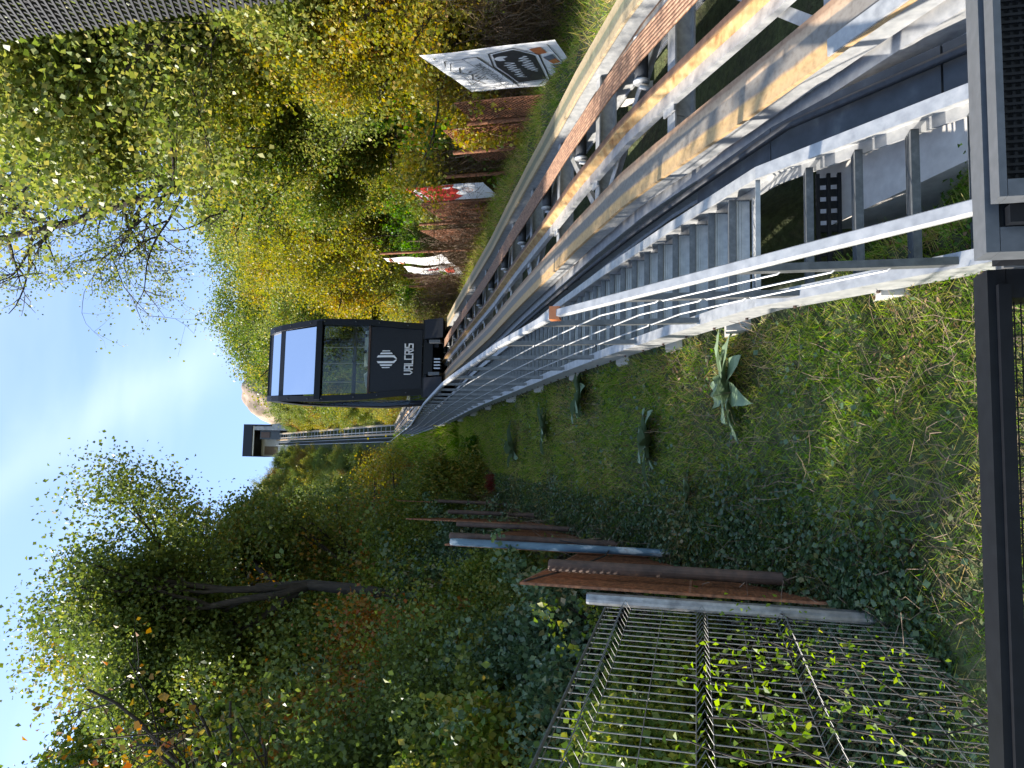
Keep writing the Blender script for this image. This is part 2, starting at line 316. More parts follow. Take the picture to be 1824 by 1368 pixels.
# ------------------------------------------------------------------ inclined track
trk = empty('inclined_track', (3.75, 4, Tz(4)), 'twin girder steel track of the inclined lift climbing the hillside', 'railway track')
inv = lambda o: (setattr(o, 'matrix_parent_inverse', Matrix.Translation(-Vector(o.parent.location))), o)[1]
def part(mb, name, m, parent, smooth=False): return inv(mb.obj(name, m, parent, smooth=smooth))
Y1 = 216
EX = (150,)
for side in (0, 1):
    a, b = (2.54, 2.92) if side == 0 else (4.57, 4.95)
    top = MB().sweep([(a, 0), (b, 0), (b, -.035), (a, -.035)], path(0, 3.2, Y1, Tz, extra=EX))
    rail = part(top, 'running_flange', M['flange_l'] if side == 0 else M['flange_r'], trk)
    rail['label'] = 'rust washed flange with grey wheel wear' if side == 0 else 'lichen stained far flange'
    web = MB().sweep([(a+.025, -.037), (a+.05, -.037), (a+.05, -.21), (a+.025, -.21)], path(0, 3.2, Y1, Tz, extra=EX))
    web.sweep([(b-.05, -.037), (b-.025, -.037), (b-.025, -.21), (b-.05, -.21)], path(0, 3.2, Y1, Tz, extra=EX))
    part(web, 'girder_web', M['galv'], trk)
    lo = MB().sweep([(a-.05, -.27), (b+.03, -.27), (b+.03, -.29), (a-.02, -.29), (a-.02, -.56), (b+.03, -.56), (b+.03, -.58), (a-.07, -.58), (a-.07, -.56), (a-.035, -.56), (a-.035, -.30), (a-.05, -.30)], path(0, 3.2, Y1, Tz, extra=EX))
    part(lo, 'lower_chord', M['galv'], trk)
    mid = MB().sweep([(a+.08, -.21), (b-.08, -.21), (b-.08, -.27), (a+.08, -.27)], path(0, 3.2, Y1, Tz, extra=EX))
    part(mid, 'recess_shade_strip', M['rust_dull'], trk)  # dark brown strip puts the shade of the recess into the colour
# splice plate with rusty bolts, near end of the left girder
def onT(x, y, n, f=Tz):
    s = slope(f, y, .2); c = 1/math.sqrt(1+s*s); return Vector((x, y-n*s*c, f(y)+n*c)), Vector((0, -s*c, c)), Vector((0, c, s*c))
sp = MB().sweep([(2.545, .003), (2.66, .003), (2.66, .018), (2.545, .018)], [(0, y, Tz(y), slope(Tz, y, .3)) for y in (3.9, 4.3, 4.7, 4.88)])
spl = part(sp, 'splice_plate', M['galv'], trk)
for i in range(5):
    p, n, d = onT(2.60, 4.78-i*.16, .018); mbb = MB().tube([p, p+n*.03], .017, 6)
    bo = mbb.obj('bolt', M['rust'], spl); bo.matrix_parent_inverse = Matrix.Translation(-Vector(trk.location))
for i in range(26):
    y = 4.2+i*.62; p, n, d = onT(2.495, y, -.42); part(MB().tube([p+Vector((-.012, 0, 0)), p+Vector((.012, 0, 0))], .014, 6), 'rivet', M['rust_dull'], trk)
# middle guide rail
gd = MB().sweep([(3.375, .035), (3.375, .05), (3.455, .05), (3.455, .035)], path(0, 3.2, Y1, Tz, extra=EX)); part(gd, 'guide_head', M['guide'], trk)
gd = MB().sweep([(3.362, -.062), (3.362, .05), (3.374, .05), (3.374, -.062)], path(0, 3.2, Y1, Tz, extra=EX)); part(gd, 'guide_web', M['guide_web'], trk)
gd = MB().sweep([(3.25, -.13), (3.25, -.063), (3.39, -.063), (3.39, -.075), (3.262, -.075), (3.262, -.13)], path(0, 3.2, Y1, Tz, extra=EX)); part(gd, 'guide_foot', M['galv'], trk)
# cross beams, diagonals, rollers: shared meshes
beam_me = MB()
for (z0, z1, y0, y1) in ((-.02, 0, -.07, .07), (-.20, -.02, -.008, .008), (-.22, -.20, -.07, .07)): beam_me.box((-.83, y0, z0), (.83, y1, z1))
beam_me = beam_me.mesh('cross_beam', M['galv'])
roll_me = MB().tube([(-.28, 0, 0), (.16, 0, 0)], .07, 14).tube([(-.30, 0, 0), (-.28, 0, 0)], .085, 14, 1).tube([(.16, 0, 0), (.18, 0, 0)], .085, 14, 1).box((-.36, -.02, -.16), (-.33, .02, .02), 1).mesh('rope_roller', [M['rubber'], M['galv']], True)
brk_me = MB().box((-.03, -.10, -.02), (.03, .10, 0)).box((-.03, -.02, -.16), (.03, .0, -.02)).mesh('rail_clip', M['galv'])
y = 5.0; k = 0; By = []
while y < 145: By.append(y); y += 1.85; k += 1
for k, y in enumerate(By):
    p, n, d = onT(3.745, y, -.13); a = math.atan(slope(Tz, y, .4))
    o = link('cross_beam', beam_me, trk); o.matrix_parent_inverse = Matrix.Translation(-Vector(trk.location)); o.location = p; o.rotation_euler = (a, 0, 0)
    if k < 40:
        p2, _, _ = onT(4.03, y+.42, -.06); o = link('rope_roller', roll_me, trk); inv(o); o.location = p2; o.rotation_euler = (a, 0, 0)
        p3, _, _ = onT(3.22, y-.0, -.10); o = link('rail_clip', brk_me, trk); inv(o); o.location = p3; o.rotation_euler = (a, 0, 0)
        q0, _, _ = onT(2.93, y+.12, -.19); q1, _, _ = onT(4.56, y+1.75, -.19)
        if k % 2: q0, q1 = onT(4.56, y+.12, -.19)[0], onT(2.93, y+1.75, -.19)[0]
        part(MB().bar(q0, q1, .09, .012, upv=n).bar(q0-n*.04, q1-n*.04, .012, .08, upv=n), 'diagonal_brace', M['galv'], trk)
far = MB()
for y in np.arange(146, 214, 1.85):
    p, n, d = onT(3.745+off(y), float(y), -.13); far.bar(p-Vector((.8, 0, 0)), p+Vector((.8, 0, 0)), .1, .1)
for y in np.arange(79, 146, 1.85):
    p0, _, _ = onT(2.93, float(y), -.19); p1, _, _ = onT(4.56, float(y)+1.7, -.19); far.bar(p0, p1, .09, .05)
fo = part(far, 'far_bracing', M['galv'], trk); fo['kind'] = 'stuff'
# track supports to the ground (short columns)
for k in range(0, 24):
    y = 5.9+k*3.7
    for x in (2.73, 4.76):
        z1 = Tz(y)-.48*math.sqrt(1+slope(Tz, y)**2); z0 = gz(x, y)-.2
        if z1-z0 > .05: part(MB().box((x-.11, y-.11, z0), (x+.11, y+.11, z1)), 'track_support', M['concrete'], trk)
# seven hoist ropes side by side, and the return ropes under them
rope_n = ['first (leftmost)', 'second', 'third', 'middle', 'fifth', 'sixth', 'last (rightmost)']
for i in range(7):
    x = 3.865+i*.043; mb = MB()
    pth = [Vector((x, p[1], p[2]))+Vector((0, -.045*p[3]/math.sqrt(1+p[3]**2), .045/math.sqrt(1+p[3]**2))) for p in path(0, 3.3, 27.3, Tz)]
    o = mb.tube(pth, .019, 8).obj('hoist_rope', M['rope'], smooth=True)
    tag(o, 'rusty brown hoist rope, %s of the seven laid flat over the track rollers' % rope_n[i], 'steel rope', 'upper hoist ropes on the rollers')
for i in range(5):
    x = 3.02+i*.05
    pth = [Vector((x, p[1], p[2]-.42)) for p in path(0, 3.3, 60, Tz)]
    o = MB().tube(pth, .019, 6).obj('return_rope', M['rope'], smooth=True)
    tag(o, 'brown return rope hanging low between left girder and guide rail, number %s from the girder' % ['one', 'two', 'three', 'four', 'five'][i], 'steel rope', 'lower return ropes under the track')
# black cable beside the track
o = MB().tube([Vector((2.30, p[1], p[2]-.02)) for p in path(0, 4.0, 60, Sz)], .03, 8).obj('power_cable', M['rubber'], smooth=True)
tag(o, 'thick black cable running between the stairs and the left girder', 'cable')

# ------------------------------------------------------------------ service staircase
st = empty('service_staircase', (1.5, 4.3, Sz(4.3)), 'narrow galvanised service staircase with a railing climbing beside the track', 'staircase')
def strg(x0, sgn):
    sec = [(x0, 0), (x0, .22), (x0+sgn*.085, .22), (x0+sgn*.085, .205), (x0+sgn*.012, .205), (x0+sgn*.012, .015), (x0+sgn*.085, .015), (x0+sgn*.085, 0)]
    if sgn < 0: sec = sec[::-1]
    return MB().sweep(sec[::-1], path(0, 4.05, 216, Sz, extra=(5.35, 150)))
part(strg(1.0, 1), 'stringer', M['galv'], st); part(strg(1.98, -1), 'stringer', M['galv'], st)
for i in range(34):
    y = 4.4+i*.42; s = slope(Sz, y, .2); c = 1/math.sqrt(1+s*s)
    part(MB().tube([(.985, y-.04*s*c, Sz(y)+.05*c), (1.0, y-.04*s*c, Sz(y)+.05*c)], .013, 6), 'bolt', M['rust_dull'], st)
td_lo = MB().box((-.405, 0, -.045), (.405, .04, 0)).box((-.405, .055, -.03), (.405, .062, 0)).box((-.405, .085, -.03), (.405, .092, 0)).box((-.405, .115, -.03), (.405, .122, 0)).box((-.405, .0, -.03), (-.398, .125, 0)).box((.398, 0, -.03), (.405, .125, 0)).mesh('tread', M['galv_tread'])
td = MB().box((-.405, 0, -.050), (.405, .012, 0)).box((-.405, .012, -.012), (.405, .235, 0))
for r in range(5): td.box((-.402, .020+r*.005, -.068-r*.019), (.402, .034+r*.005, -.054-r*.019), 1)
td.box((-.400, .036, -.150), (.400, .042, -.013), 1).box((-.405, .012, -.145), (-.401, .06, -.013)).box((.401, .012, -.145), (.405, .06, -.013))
M['rib'] = simple('bounce_lightened_zinc', [(.3, (.28, .30, .31)), (.7, (.40, .41, .42))], 20, .5, .3, .1)  # ribs paler than the treads: bounced light put into the colour
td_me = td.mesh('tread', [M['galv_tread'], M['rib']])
y = 4.30; n = 0; farS = MB()
while y < 215:
    s = slope(Sz, y, .15); z = Sz(y)+.17
    if 5.33 < y < 5.40: pass
    if n < 300:
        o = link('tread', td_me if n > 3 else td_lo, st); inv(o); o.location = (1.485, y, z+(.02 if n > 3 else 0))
    else:
        X0 = 1.485+off(y); farS.bar((X0-.40, y+.09, z-.04), (X0+.40, y+.09, z-.04), .26, .05, upv=(0, .45, .9))
    y += (.25 if y < 5.2 else .275) if y < 150 else .3; n += 1
    if n == 4: y = 5.62
o = part(farS, 'far_treads', M['galv_tread'], st); o['kind'] = 'stuff'
# expanded metal landing between the two flights
ld = MB()
for i in range(-8, 20):
    for sg in (-1, 1):
        xa = 1.08+i*.045; x0 = max(1.08, min(1.9, xa)); 
        p = Vector((1.08+i*.05, 5.26, 0)); q = Vector((1.08+i*.05+sg*.16, 5.60, 0))
        if 1.07 < p.x < 1.91 and 1.07 < q.x < 1.91: ld.bar(p, q, .007, .01)
ld.box((1.08, 5.25, -.02), (1.9, 5.262, .012)).box((1.08, 5.60, -.02), (1.9, 5.612, .012))
o = ld.obj('landing_grate', M['galv'], st); inv(o); o.location = (0, 0, Sz(5.35)+.16)
def Hz(Y): return lin(Y, [3.0, 5.49, 7.16, 11.1, 16.4, 33, 150, 211, 216], [-1.42, 1.08, 1.98, 3.90, 6.24, 13.2, 64.6, 128.5, 133.7])
hr = MB().sweep([(1.005, -.05), (1.0, -.02), (1.01, 0), (1.06, 0), (1.07, -.02), (1.065, -.05)], path(0, 3.3, 150, Hz, extra=(5.49,)))
part(hr, 'top_rail', M['galv'], st)
hr = MB().sweep([(1.005, -.05), (1.0, -.02), (1.01, 0), (1.06, 0), (1.07, -.02), (1.065, -.05)], path(0, 150, 215, Hz))
part(hr, 'upper_top_rail', M['galv'], st)
py = [4.30, 5.0, 5.95] + [7.05+i*1.12 for i in range(45)]
for i, y in enumerate(py):
    z0 = Sz(y)+.16; z1 = Hz(y)-.04
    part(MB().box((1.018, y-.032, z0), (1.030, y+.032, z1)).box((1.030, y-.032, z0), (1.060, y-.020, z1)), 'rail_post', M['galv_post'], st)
    part(MB().box((1.012, y-.06, z0-.02), (1.09, y+.06, z0+.012)).box((1.004, y-.05, z0-.02), (1.016, y+.05, z0+.09)), 'post_foot', M['galv'], st)
    if i+1 < len(py):
        ya, yb = y, py[i+1]
        for f in (.32, .53, .74):
            pts = []
            for t in (0, .03, .5, .97, 1.0):
                yy = ya+(yb-ya)*t; sx = 1.036 if t in (0, 1.0) else 1.012
                pts.append((sx if t not in (0, 1.0) else 1.03, yy, (Sz(yy)+.16)*(1-f)+Hz(yy)*f))
            part(MB().tube(pts, .0065, 6), 'rail_rod', M['galv'], st)
# orange plastic collar at the bend
part(MB().box((.985, 5.44, 1.005), (1.085, 5.53, 1.085)), 'joint_collar', M['orangep'], st)
# concrete footings under the stringer
for (y, w) in ((4.95, .22), (6.2, .26), (7.2, .22), (8.4, .2), (10.2, .2), (12.4, .2), (15, .2), (18, .2), (21.5, .2), (26, .2)):
    z = Sz(y)
    o = MB().box((-.05, -w*.7, -.5), (.16, w*.7, 0)).obj('concrete_footing', M['concrete'], None, (1.02, y, z-.07*1-.04))
    tag(o, 'small concrete footing under the left stair stringer, about %s metres up the stairs' % {4.95: 'one', 6.2: 'two', 7.2: 'three', 8.4: 'four', 10.2: 'six', 12.4: 'eight', 15: 'ten', 18: 'thirteen', 21.5: 'seventeen', 26: 'twenty'}[y], 'footing', 'footings along the stairs')
# concrete base block below the first flight
o = MB().add([(1.72, 4.2, -2.2), (2.62, 4.2, -2.2), (2.62, 5.75, -2.2), (1.72, 5.75, -2.2), (1.78, 4.2, -1.86), (2.62, 4.2, -1.84), (2.62, 5.75, -.86), (1.66, 5.75, -.88)],
             [(0, 3, 2, 1), (4, 5, 6, 7), (0, 1, 5, 4), (1, 2, 6, 5), (2, 3, 7, 6), (3, 0, 4, 7)]).obj('concrete_block', M['concrete'])
tag(o, 'pale concrete base block seen through the lowest stair treads', 'concrete block')
# dark slabs between the stairs and the girder
for i, (ya, yb) in enumerate(((3.9, 4.62), (4.63, 5.6), (5.61, 6.6))):
    mb = MB().sweep([(2.03, 0), (2.42, 0), (2.42, -.06), (2.03, -.06)], [(0, y, Sz(y)-.10, slope(Sz, y, .3)) for y in (ya, (ya+yb)/2, yb)])
    o = mb.obj('dark_slab', M['slab']); tag(o, ['dark grey slab nearest the gate between stairs and girder', 'dark grey slab second from the gate between stairs and girder', 'dark grey slab farthest up between stairs and girder'][i], 'slab', 'dark slabs beside the stairs')
tr = MB()
for i in range(8): tr.box((1.30+i*.085, 5.42, -.97), (1.30+i*.085+.05, 5.435, -.82))
for j in range(3): tr.box((1.28, 5.40, -.98+j*.07), (1.97, 5.44, -.955+j*.07))
o = tr.obj('cable_tray', M['black']); tag(o, 'black slotted cable tray under the second stair flight', 'cable tray')

# ------------------------------------------------------------------ lift cabin
CB = Vector((3.42, 27.0, 10.2))
cab = empty('lift_cabin', CB, 'black inclined lift cabin with mirrored upper glass and white logo, stopped on the track', 'lift cabin')
def L(x, y, z): return (x-CB.x, y-CB.y, z-CB.z)
# profile of front (Y,Z): lower panel, window, tilted glass, roof glass
P = [(27.0, 10.35), (26.93, 12.58), (27.02, 14.72), (28.0, 17.15), (28.75, 18.1), (31.4, 18.25), (31.8, 10.35)]
def wside(z): return float(np.interp(z, [10.3, 11.2, 12.6, 14.5, 16.5, 18.2], [1.40, 1.46, 1.60, 1.69, 1.66, 1.58]))
# body shell: rounded side rings (left and right), floor, back
for sx in (-1, 1):
    mb = MB(); pts = []
    prof = [(27.0, 10.30), (26.90, 11.2), (26.86, 12.58), (26.9, 13.6), (26.98, 14.75), (27.45, 16.0), (27.95, 17.2), (28.3, 17.75), (28.7, 18.2), (30.1, 18.42), (31.5, 18.35), (31.9, 17.5), (32.1, 14), (31.9, 10.30)]
    outer = [L(CB.x+sx*wside(z), yy, z) for yy, z in prof]
    cy, cz = 29.5, 14.3
    def inw(yy, z, k): 
        v = Vector((cy-yy, cz-z)); v.normalize(); return yy+v.x*k, z+v.y*k
    inner = []
    for yy, z in prof:
        a, b = inw(yy, z, .42); inner.append(L(CB.x+sx*(wside(z)-.02), a, b))
    innr2 = [(p[0]-sx*.24, p[1], p[2]) for p in inner]; outr2 = [(p[0]-sx*.24, p[1], p[2]) for p in outer]
    N = len(prof); vs = outer+inner+innr2+outr2; fs = []
    for i in range(N):
        j = (i+1) % N
        fs += [(i, j, N+j, N+i), (N+i, N+j, 2*N+j, 2*N+i), (2*N+i, 2*N+j, 3*N+j, 3*N+i), (3*N+i, 3*N+j, j, i)]
    mb.add(vs, fs); mb.obj('side_frame', M['black'], cab)
    # side glass
    g = MB(); ring = [(p[0]-sx*.06, p[1], p[2]) for p in inner]; g.add(ring, [tuple(range(N))]); g.obj('side_window', M['glass'], cab)
    for (yy, z) in ((26.9, 14.6), (27.2, 15.4), (27.7, 16.6), (28.2, 17.7), (26.88, 13.2), (26.9, 12.2), (26.95, 11.0)):
        MB().tube([L(CB.x+sx*(wside(z)-.12), yy-.03+.05, z), L(CB.x+sx*(wside(z)-.12), yy-.06, z)], .022, 6).obj('rivet', M['grey_paint'], cab)
w = 1.30
def quadp(y0, z0, y1, z1, t=.04, ww=w, ww2=None, x=CB.x):
    ww2 = ww2 or ww
    return MB().add([L(x-ww, y0, z0), L(x+ww, y0, z0), L(x+ww2, y1, z1), L(x-ww2, y1, z1), L(x-ww, y0+t, z0), L(x+ww, y0+t, z0), L(x+ww2, y1+t, z1), L(x-ww2, y1+t, z1)],
                    [(0, 1, 2, 3), (7, 6, 5, 4), (0, 4, 5, 1), (1, 5, 6, 2), (2, 6, 7, 3), (3, 7, 4, 0)])
fp = quadp(27.02, 10.42, 26.95, 12.60); fp.obj('front_panel', M['charcoal'], cab)
quadp(26.97, 12.66, 27.02, 14.72, .02, 1.34, 1.38).obj('front_window', M['glass'], cab)
quadp(27.04, 14.98, 27.96, 17.02, .03, 1.38, 1.36).obj('tilted_glass', M['glass_top'], cab)
quadp(28.06, 17.20, 28.7, 18.02, .03, 1.36, 1.34).obj('roof_glass', M['glass_top'], cab)
MB().box(L(CB.x-1.6, 26.93, 14.72), L(CB.x+1.6, 27.15, 14.98)).obj('crossbar', M['black'], cab)
quadp(27.93, 16.98, 28.06, 17.26, .1, 1.5).obj('crossbar', M['black'], cab)
quadp(28.68, 18.0, 28.85, 18.22, .1, 1.5).obj('crossbar', M['black'], cab)
MB().box(L(CB.x-1.42, 26.92, 12.58), L(CB.x+1.42, 27.0, 12.66)).obj('sill', M['rust_dull'], cab)
MB().box(L(CB.x-1.5, 27.1, 10.25), L(CB.x+1.5, 31.8, 10.42)).obj('floor', M['charcoal'], cab)
MB().box(L(CB.x-1.45, 31.6, 10.42), L(CB.x+1.45, 31.7, 12.7)).obj('rear_panel', M['charcoal'], cab)
MB().box(L(CB.x-1.45, 31.6, 12.7), L(CB.x+1.45, 31.64, 18.1)).obj('rear_window', M['glass'], cab)
MB().box(L(CB.x-1.5, 28.85, 18.15), L(CB.x+1.5, 31.7, 18.3)).obj('roof', M['black'], cab)
MB().box(L(CB.x-1.38, 27.5, 13.48), L(CB.x+1.38, 27.6, 13.60)).obj('handrail', M['stem'], cab)
cn = MB().add([L(CB.x-.25, 27.15, 12.72), L(CB.x+1.2, 27.15, 12.72), L(CB.x+1.2, 27.35, 13.02), L(CB.x-.25, 27.35, 13.02)], [(0, 1, 2, 3)]).obj('console', M['white'], cab)
for dx in (.35, 1.0): MB().tube([L(CB.x+dx, 27.2, 12.92), L(CB.x+dx, 27.23, 12.90)], .07, 14).obj('console_dial', M['black'], cab)
MB().add([L(CB.x-1.25, 27.15, 12.72), L(CB.x-.45, 27.15, 12.72), L(CB.x-.55, 27.3, 13.0), L(CB.x-1.0, 27.3, 12.92)], [(0, 1, 2, 3)]).obj('console', M['white'], cab)
for (x0, x1) in ((-1.2, -.2), (.2, 1.2)):
    MB().box(L(CB.x+x0, 29.6, 12.2), L(CB.x+x1, 30.1, 12.35)).box(L(CB.x+x0, 30.1, 12.2), L(CB.x+x1, 30.2, 13.3)).obj('bench', M['bluegrey'], cab)
for x in (-.7, .1, .8): MB().tube([L(CB.x+x, 29.0, 10.4), L(CB.x+x, 29.0, 18.1)], .025, 8).obj('grab_pole', M['alu'], cab)
MB().box(L(CB.x-1.25, 30.4, 14.0), L(CB.x+1.25, 30.5, 14.12)).box(L(CB.x-.3, 30.4, 13.5), L(CB.x+.2, 30.5, 14.0)).obj('inner_frame', M['rust_dull'], cab)
# logo: six upright bars, the middle two joining in a point
FY = 26.985
def fy(z): return 26.97-.035*(z-10.4)/2.2-.004
def flat(mb, pts, m=0):   # pts in (dx, z) on the front panel
    n_ = len(pts); f = [L(CB.x+a, fy(b), b) for a, b in pts]; k = [(p[0], p[1]-.012, p[2]) for p in f]
    return mb.add(k+f, [tuple(range(n_))]+[(i, n_+i, n_+(i+1) % n_, (i+1) % n_) for i in range(n_)], m)
def lg(px, py): return ((810-py)*.0987*.0224, 11.86-(px-975)*.0987*.0226)
lgm = MB()
for sgn in (1, -1):
    def q(px, py): 
        a, b = lg(px, py); return (sgn*a, b)
    for pts in ([(893, 652), (1025, 652), (1040, 668), (878, 668)], [(862, 690), (1065, 690), (1085, 718), (842, 718)], [(812, 738), (1112, 738), (1168, 800), (1150, 806), (1138, 800), (1098, 775), (785, 775)]):
        pp = [q(*p) for p in pts]; flat(lgm, pp if sgn < 0 else pp[::-1])
for p in [0]: pass
lgm.obj('logo_emblem', M['whitep'], cab)
# lettering VALCRIS in square capitals made of strokes
GL = {'V': [[(0, 1), (0, .3), (.3, 0), (.6, .3), (.6, 1)]], 'A': [[(0, 0), (0, 1), (.6, 1), (.6, 0)], [(0, .42), (.6, .42)]], 'L': [[(0, 1), (0, 0), (.55, 0)]],
      'C': [[(.6, 1), (0, 1), (0, 0), (.6, 0)]], 'R': [[(0, 0), (0, 1), (.6, 1), (.6, .5), (0, .5)], [(.3, .5), (.6, 0)]], 'I': [[(0, 0), (0, 1)]],
      'S': [[(.6, 1), (0, 1), (0, .52), (.6, .48), (.6, 0), (0, 0)]], 'T': [[(0, 1), (.6, 1)], [(.3, 1), (.3, 0)]], 'D': [[(0, 0), (0, 1), (.45, 1), (.6, .8), (.6, .2), (.45, 0), (0, 0)]],
      'O': [[(0, 0), (0, 1), (.6, 1), (.6, 0), (0, 0)]], 'N': [[(0, 0), (0, 1), (.6, 0), (.6, 1)]]}
GW = {'I': .0, 'L': .55}
def strokes(word, h, gap=.28):
    out = []; x = 0
    for ch in word:
        for pl in GL[ch]: out.append([((x+a)*h*.62/.6*.9, b*h) for a, b in pl])
        x += GW.get(ch, .6)+gap
    return out, (x-gap)*h*.62/.6*.9
def stroke_quads(pl, t):
    r = []
    for (a, b) in zip(pl[:-1], pl[1:]):
        d = Vector((b[0]-a[0], b[1]-a[1])); d.normalize(); n_ = Vector((-d.y, d.x))*t/2; e = d*t/2
        r.append([(a[0]-e.x-n_.x, a[1]-e.y-n_.y), (b[0]+e.x-n_.x, b[1]+e.y-n_.y), (b[0]+e.x+n_.x, b[1]+e.y+n_.y), (a[0]-e.x+n_.x, a[1]-e.y+n_.y)])
    return r
stx, wd = strokes('VALCRIS', .32); sc = 1.19/wd; tm = MB(); k = 0
for pl in stx:
    for qd in stroke_quads(pl, .055): 
        k += 1; flat(tm, [(a*sc-.595, 10.78+b+(k % 3)*.0008) for a, b in qd])
tm.obj('lettering', M['whitep'], cab)
# undercarriage: two angular black skids, central gear
for sx in (-1, 1):
    x0 = CB.x+sx*.75; x1 = CB.x+sx*1.5
    a, b = min(x0, x1), max(x0, x1)
    mb = MB().add([L(a, 26.6, 9.55), L(b, 26.6, 9.45), L(b, 26.9, 10.3), L(a, 26.9, 10.3), L(a, 31.5, 11.2), L(b, 31.5, 11.2), L(b, 31.5, 10.3), L(a, 31.5, 10.3)],
                  [(0, 1, 2, 3), (0, 4, 5, 1), (1, 5, 6, 2), (2, 6, 7, 3), (3, 7, 4, 0), (4, 7, 6, 5)])
    mb = MB().box(L(a, 26.7, 9.6), L(b, 31.4, 10.28)); mb.obj('bogie_cover', M['black'], cab)
    MB().add([L(a, 26.35, 9.35), L(b, 26.35, 9.35), L(b, 26.69, 10.2), L(a, 26.69, 10.2), L(a+.1, 26.6, 9.35), L(b-.1, 26.6, 9.35)], [(0, 1, 2, 3), (0, 3, 4), (1, 5, 2), (0, 4, 5, 1)]).obj('bogie_nose', M['charcoal'], cab)
    MB().box(L(CB.x+sx*.62-.06, 26.5, 9.5), L(CB.x+sx*.62+.06, 26.9, 9.95)).obj('brake_bracket', M['grey_paint'], cab)
    for yy in (27.3, 30.8):
        xw = 2.73 if sx < 0 else 4.76
        MB().tube([L(xw-.09, yy, Tz(yy)+.2), L(xw+.09, yy, Tz(yy)+.2)], .18, 16).obj('wheel', M['rubber'], cab)
MB().box(L(CB.x-.6, 26.8, 9.9), L(CB.x+.6, 31.0, 10.26)).obj('chassis', M['black'], cab)
MB().box(L(3.86, 26.9, 9.7), L(4.16, 27.3, 10.0)).obj('rope_anchor', M['charcoal'], cab)
for i in range(4): MB().box(L(3.0+i*.12, 26.7, 9.55), L(3.05+i*.12, 26.9, 9.8)).obj('gear_lug', M['alu'], cab)

# ------------------------------------------------------------------ upper station and the rock
us = empty('upper_station', (0.9, 212, 128), 'dark boxy upper station with stone side wall at the top of the track', 'station building')
X0, X1, Z1, Y0 = -4.3, 6.1, 142.4, 212.0
part(MB().box((X0, Y0, 139.1), (X1, Y0+9, Z1)), 'roof_box', M['charcoal'], us)
part(MB().box((X0, Y0+.1, 139.0), (X0+.5, Y0+9, 139.08)), 'soffit_trim', M['black'], us)
part(MB().box((X1-.5, Y0+.05, 132.5), (X1, Y0+9, 139.1)), 'side_fin', M['black'], us)
part(MB().box((X0, Y0+.05, 134.5), (X0+.25, Y0+9, 139.1)), 'side_fin', M['black'], us)
part(MB().box((X0+.25, Y0+.3, 138.7), (X1-.5, Y0+.6, 139.1)), 'lintel', M['concrete'], us)
part(MB().box((X0+.25, Y0+5.5, 127), (X1-.5, Y0+6.5, 139.1)), 'rear_wall', M['concrete'], us)
part(MB().box((X0+.6, Y0+5.35, 133), (X0+3.4, Y0+5.5, 137.8)), 'door', M['stem'], us)
part(MB().box((1.4, Y0+1.5, 130), (4.2, Y0+5.4, 137.2)), 'portal', M['slab'], us)
part(MB().box((1.9, Y0+1.3, 133.6), (3.7, Y0+1.5, 136.8)), 'portal_panel', M['rust_dull'], us)
w_ = MB().add([(4.3, Y0+.4, 126), (6.4, Y0+.4, 126), (7.5, Y0+.4, 123), (5.4, Y0+.4, 139), (4.3, Y0+.4, 139.1), (4.3, Y0+8, 126), (7.5, Y0+8, 123), (5.4, Y0+8, 139), (4.3, Y0+8, 139.1)],
              [(0, 1, 2, 3, 4), (3, 2, 6, 7), (0, 4, 8, 5), (4, 3, 7, 8)])
part(w_, 'stone_wall', M['stone'], us)
o = MB().box((3.6, Y0-3, 119.2), (7.9, Y0+1, 122.6)).obj('retaining_block', M['concrete']); tag(o, 'light grey retaining block below the stone wall of the upper station', 'retaining wall')
# rounded rock beside the station
def lump(cx, cy, cz, rx, ry, rz, nu, nv, amp, seed):
    r = np.random.default_rng(seed); ph = r.uniform(0, 6.28, 12); fr = r.uniform(1, 5, 12)
    U, Vv = np.meshgrid(np.linspace(0, 2*np.pi, nu, endpoint=False), np.linspace(0, np.pi, nv))
    d = np.stack([np.cos(U)*np.sin(Vv), np.sin(U)*np.sin(Vv), np.cos(Vv)], -1); h = 0
    for i in range(0, 12, 3): h = h+np.sin(d[..., 0]*fr[i]*2+ph[i])*np.sin(d[..., 1]*fr[i+1]*2+ph[i+1])*np.sin(d[..., 2]*fr[i+2]*2+ph[i+2])
    d = d*(1+amp*h[..., None]); v = d*np.array([rx, ry, rz])+np.array([cx, cy, cz]); ix = np.arange(nu*nv).reshape(nv, nu); nx_ = np.roll(ix, -1, 1)
    return v.reshape(-1, 3), np.stack([ix[:-1], ix[1:], nx_[1:], nx_[:-1]], -1).reshape(-1, 4)
v, q = lump(21, 262, 150, 15, 14, 26, 60, 40, .05, 4)
rk = link('rock_outcrop', np_mesh('rock_outcrop', v, q, M['rock'], smooth=False)); tag(rk, 'rounded sandy rock standing behind the upper station', 'rock')

ORD = ['first', 'second', 'third', 'fourth', 'fifth', 'sixth', 'seventh', 'eighth', 'ninth', 'tenth', 'eleventh', 'twelfth', 'thirteenth', 'fourteenth', 'fifteenth', 'sixteenth', 'seventeenth', 'eighteenth', 'nineteenth', 'twentieth']
ANR = [(-99, 'the grey gate'), (9.8, 'the white banner'), (16.5, 'the red banner'), (23.3, 'the grey banners'), (31, 'the lift cabin'), (90, 'midway, right slope'), (150, 'the bend, right slope')]
ANL = [(-99, 'the wire fence panel'), (5.2, 'the silver post'), (7.8, 'the blue post'), (15, 'the red creeper'), (24, 'the end of the left fence'), (90, 'midway, left slope'), (150, 'the bend, left slope')]
CNT = {}
def lbl(kind, row, y, side):
    an = [a for a in (ANR if side == 'R' else ANL) if y >= a[0]][-1][1]; key = (kind, row, an, side); n = CNT.get(key, 0); CNT[key] = n+1
    return '%s, %s row, %s uphill from %s' % (kind, row, ORD[min(n, 19)], an)

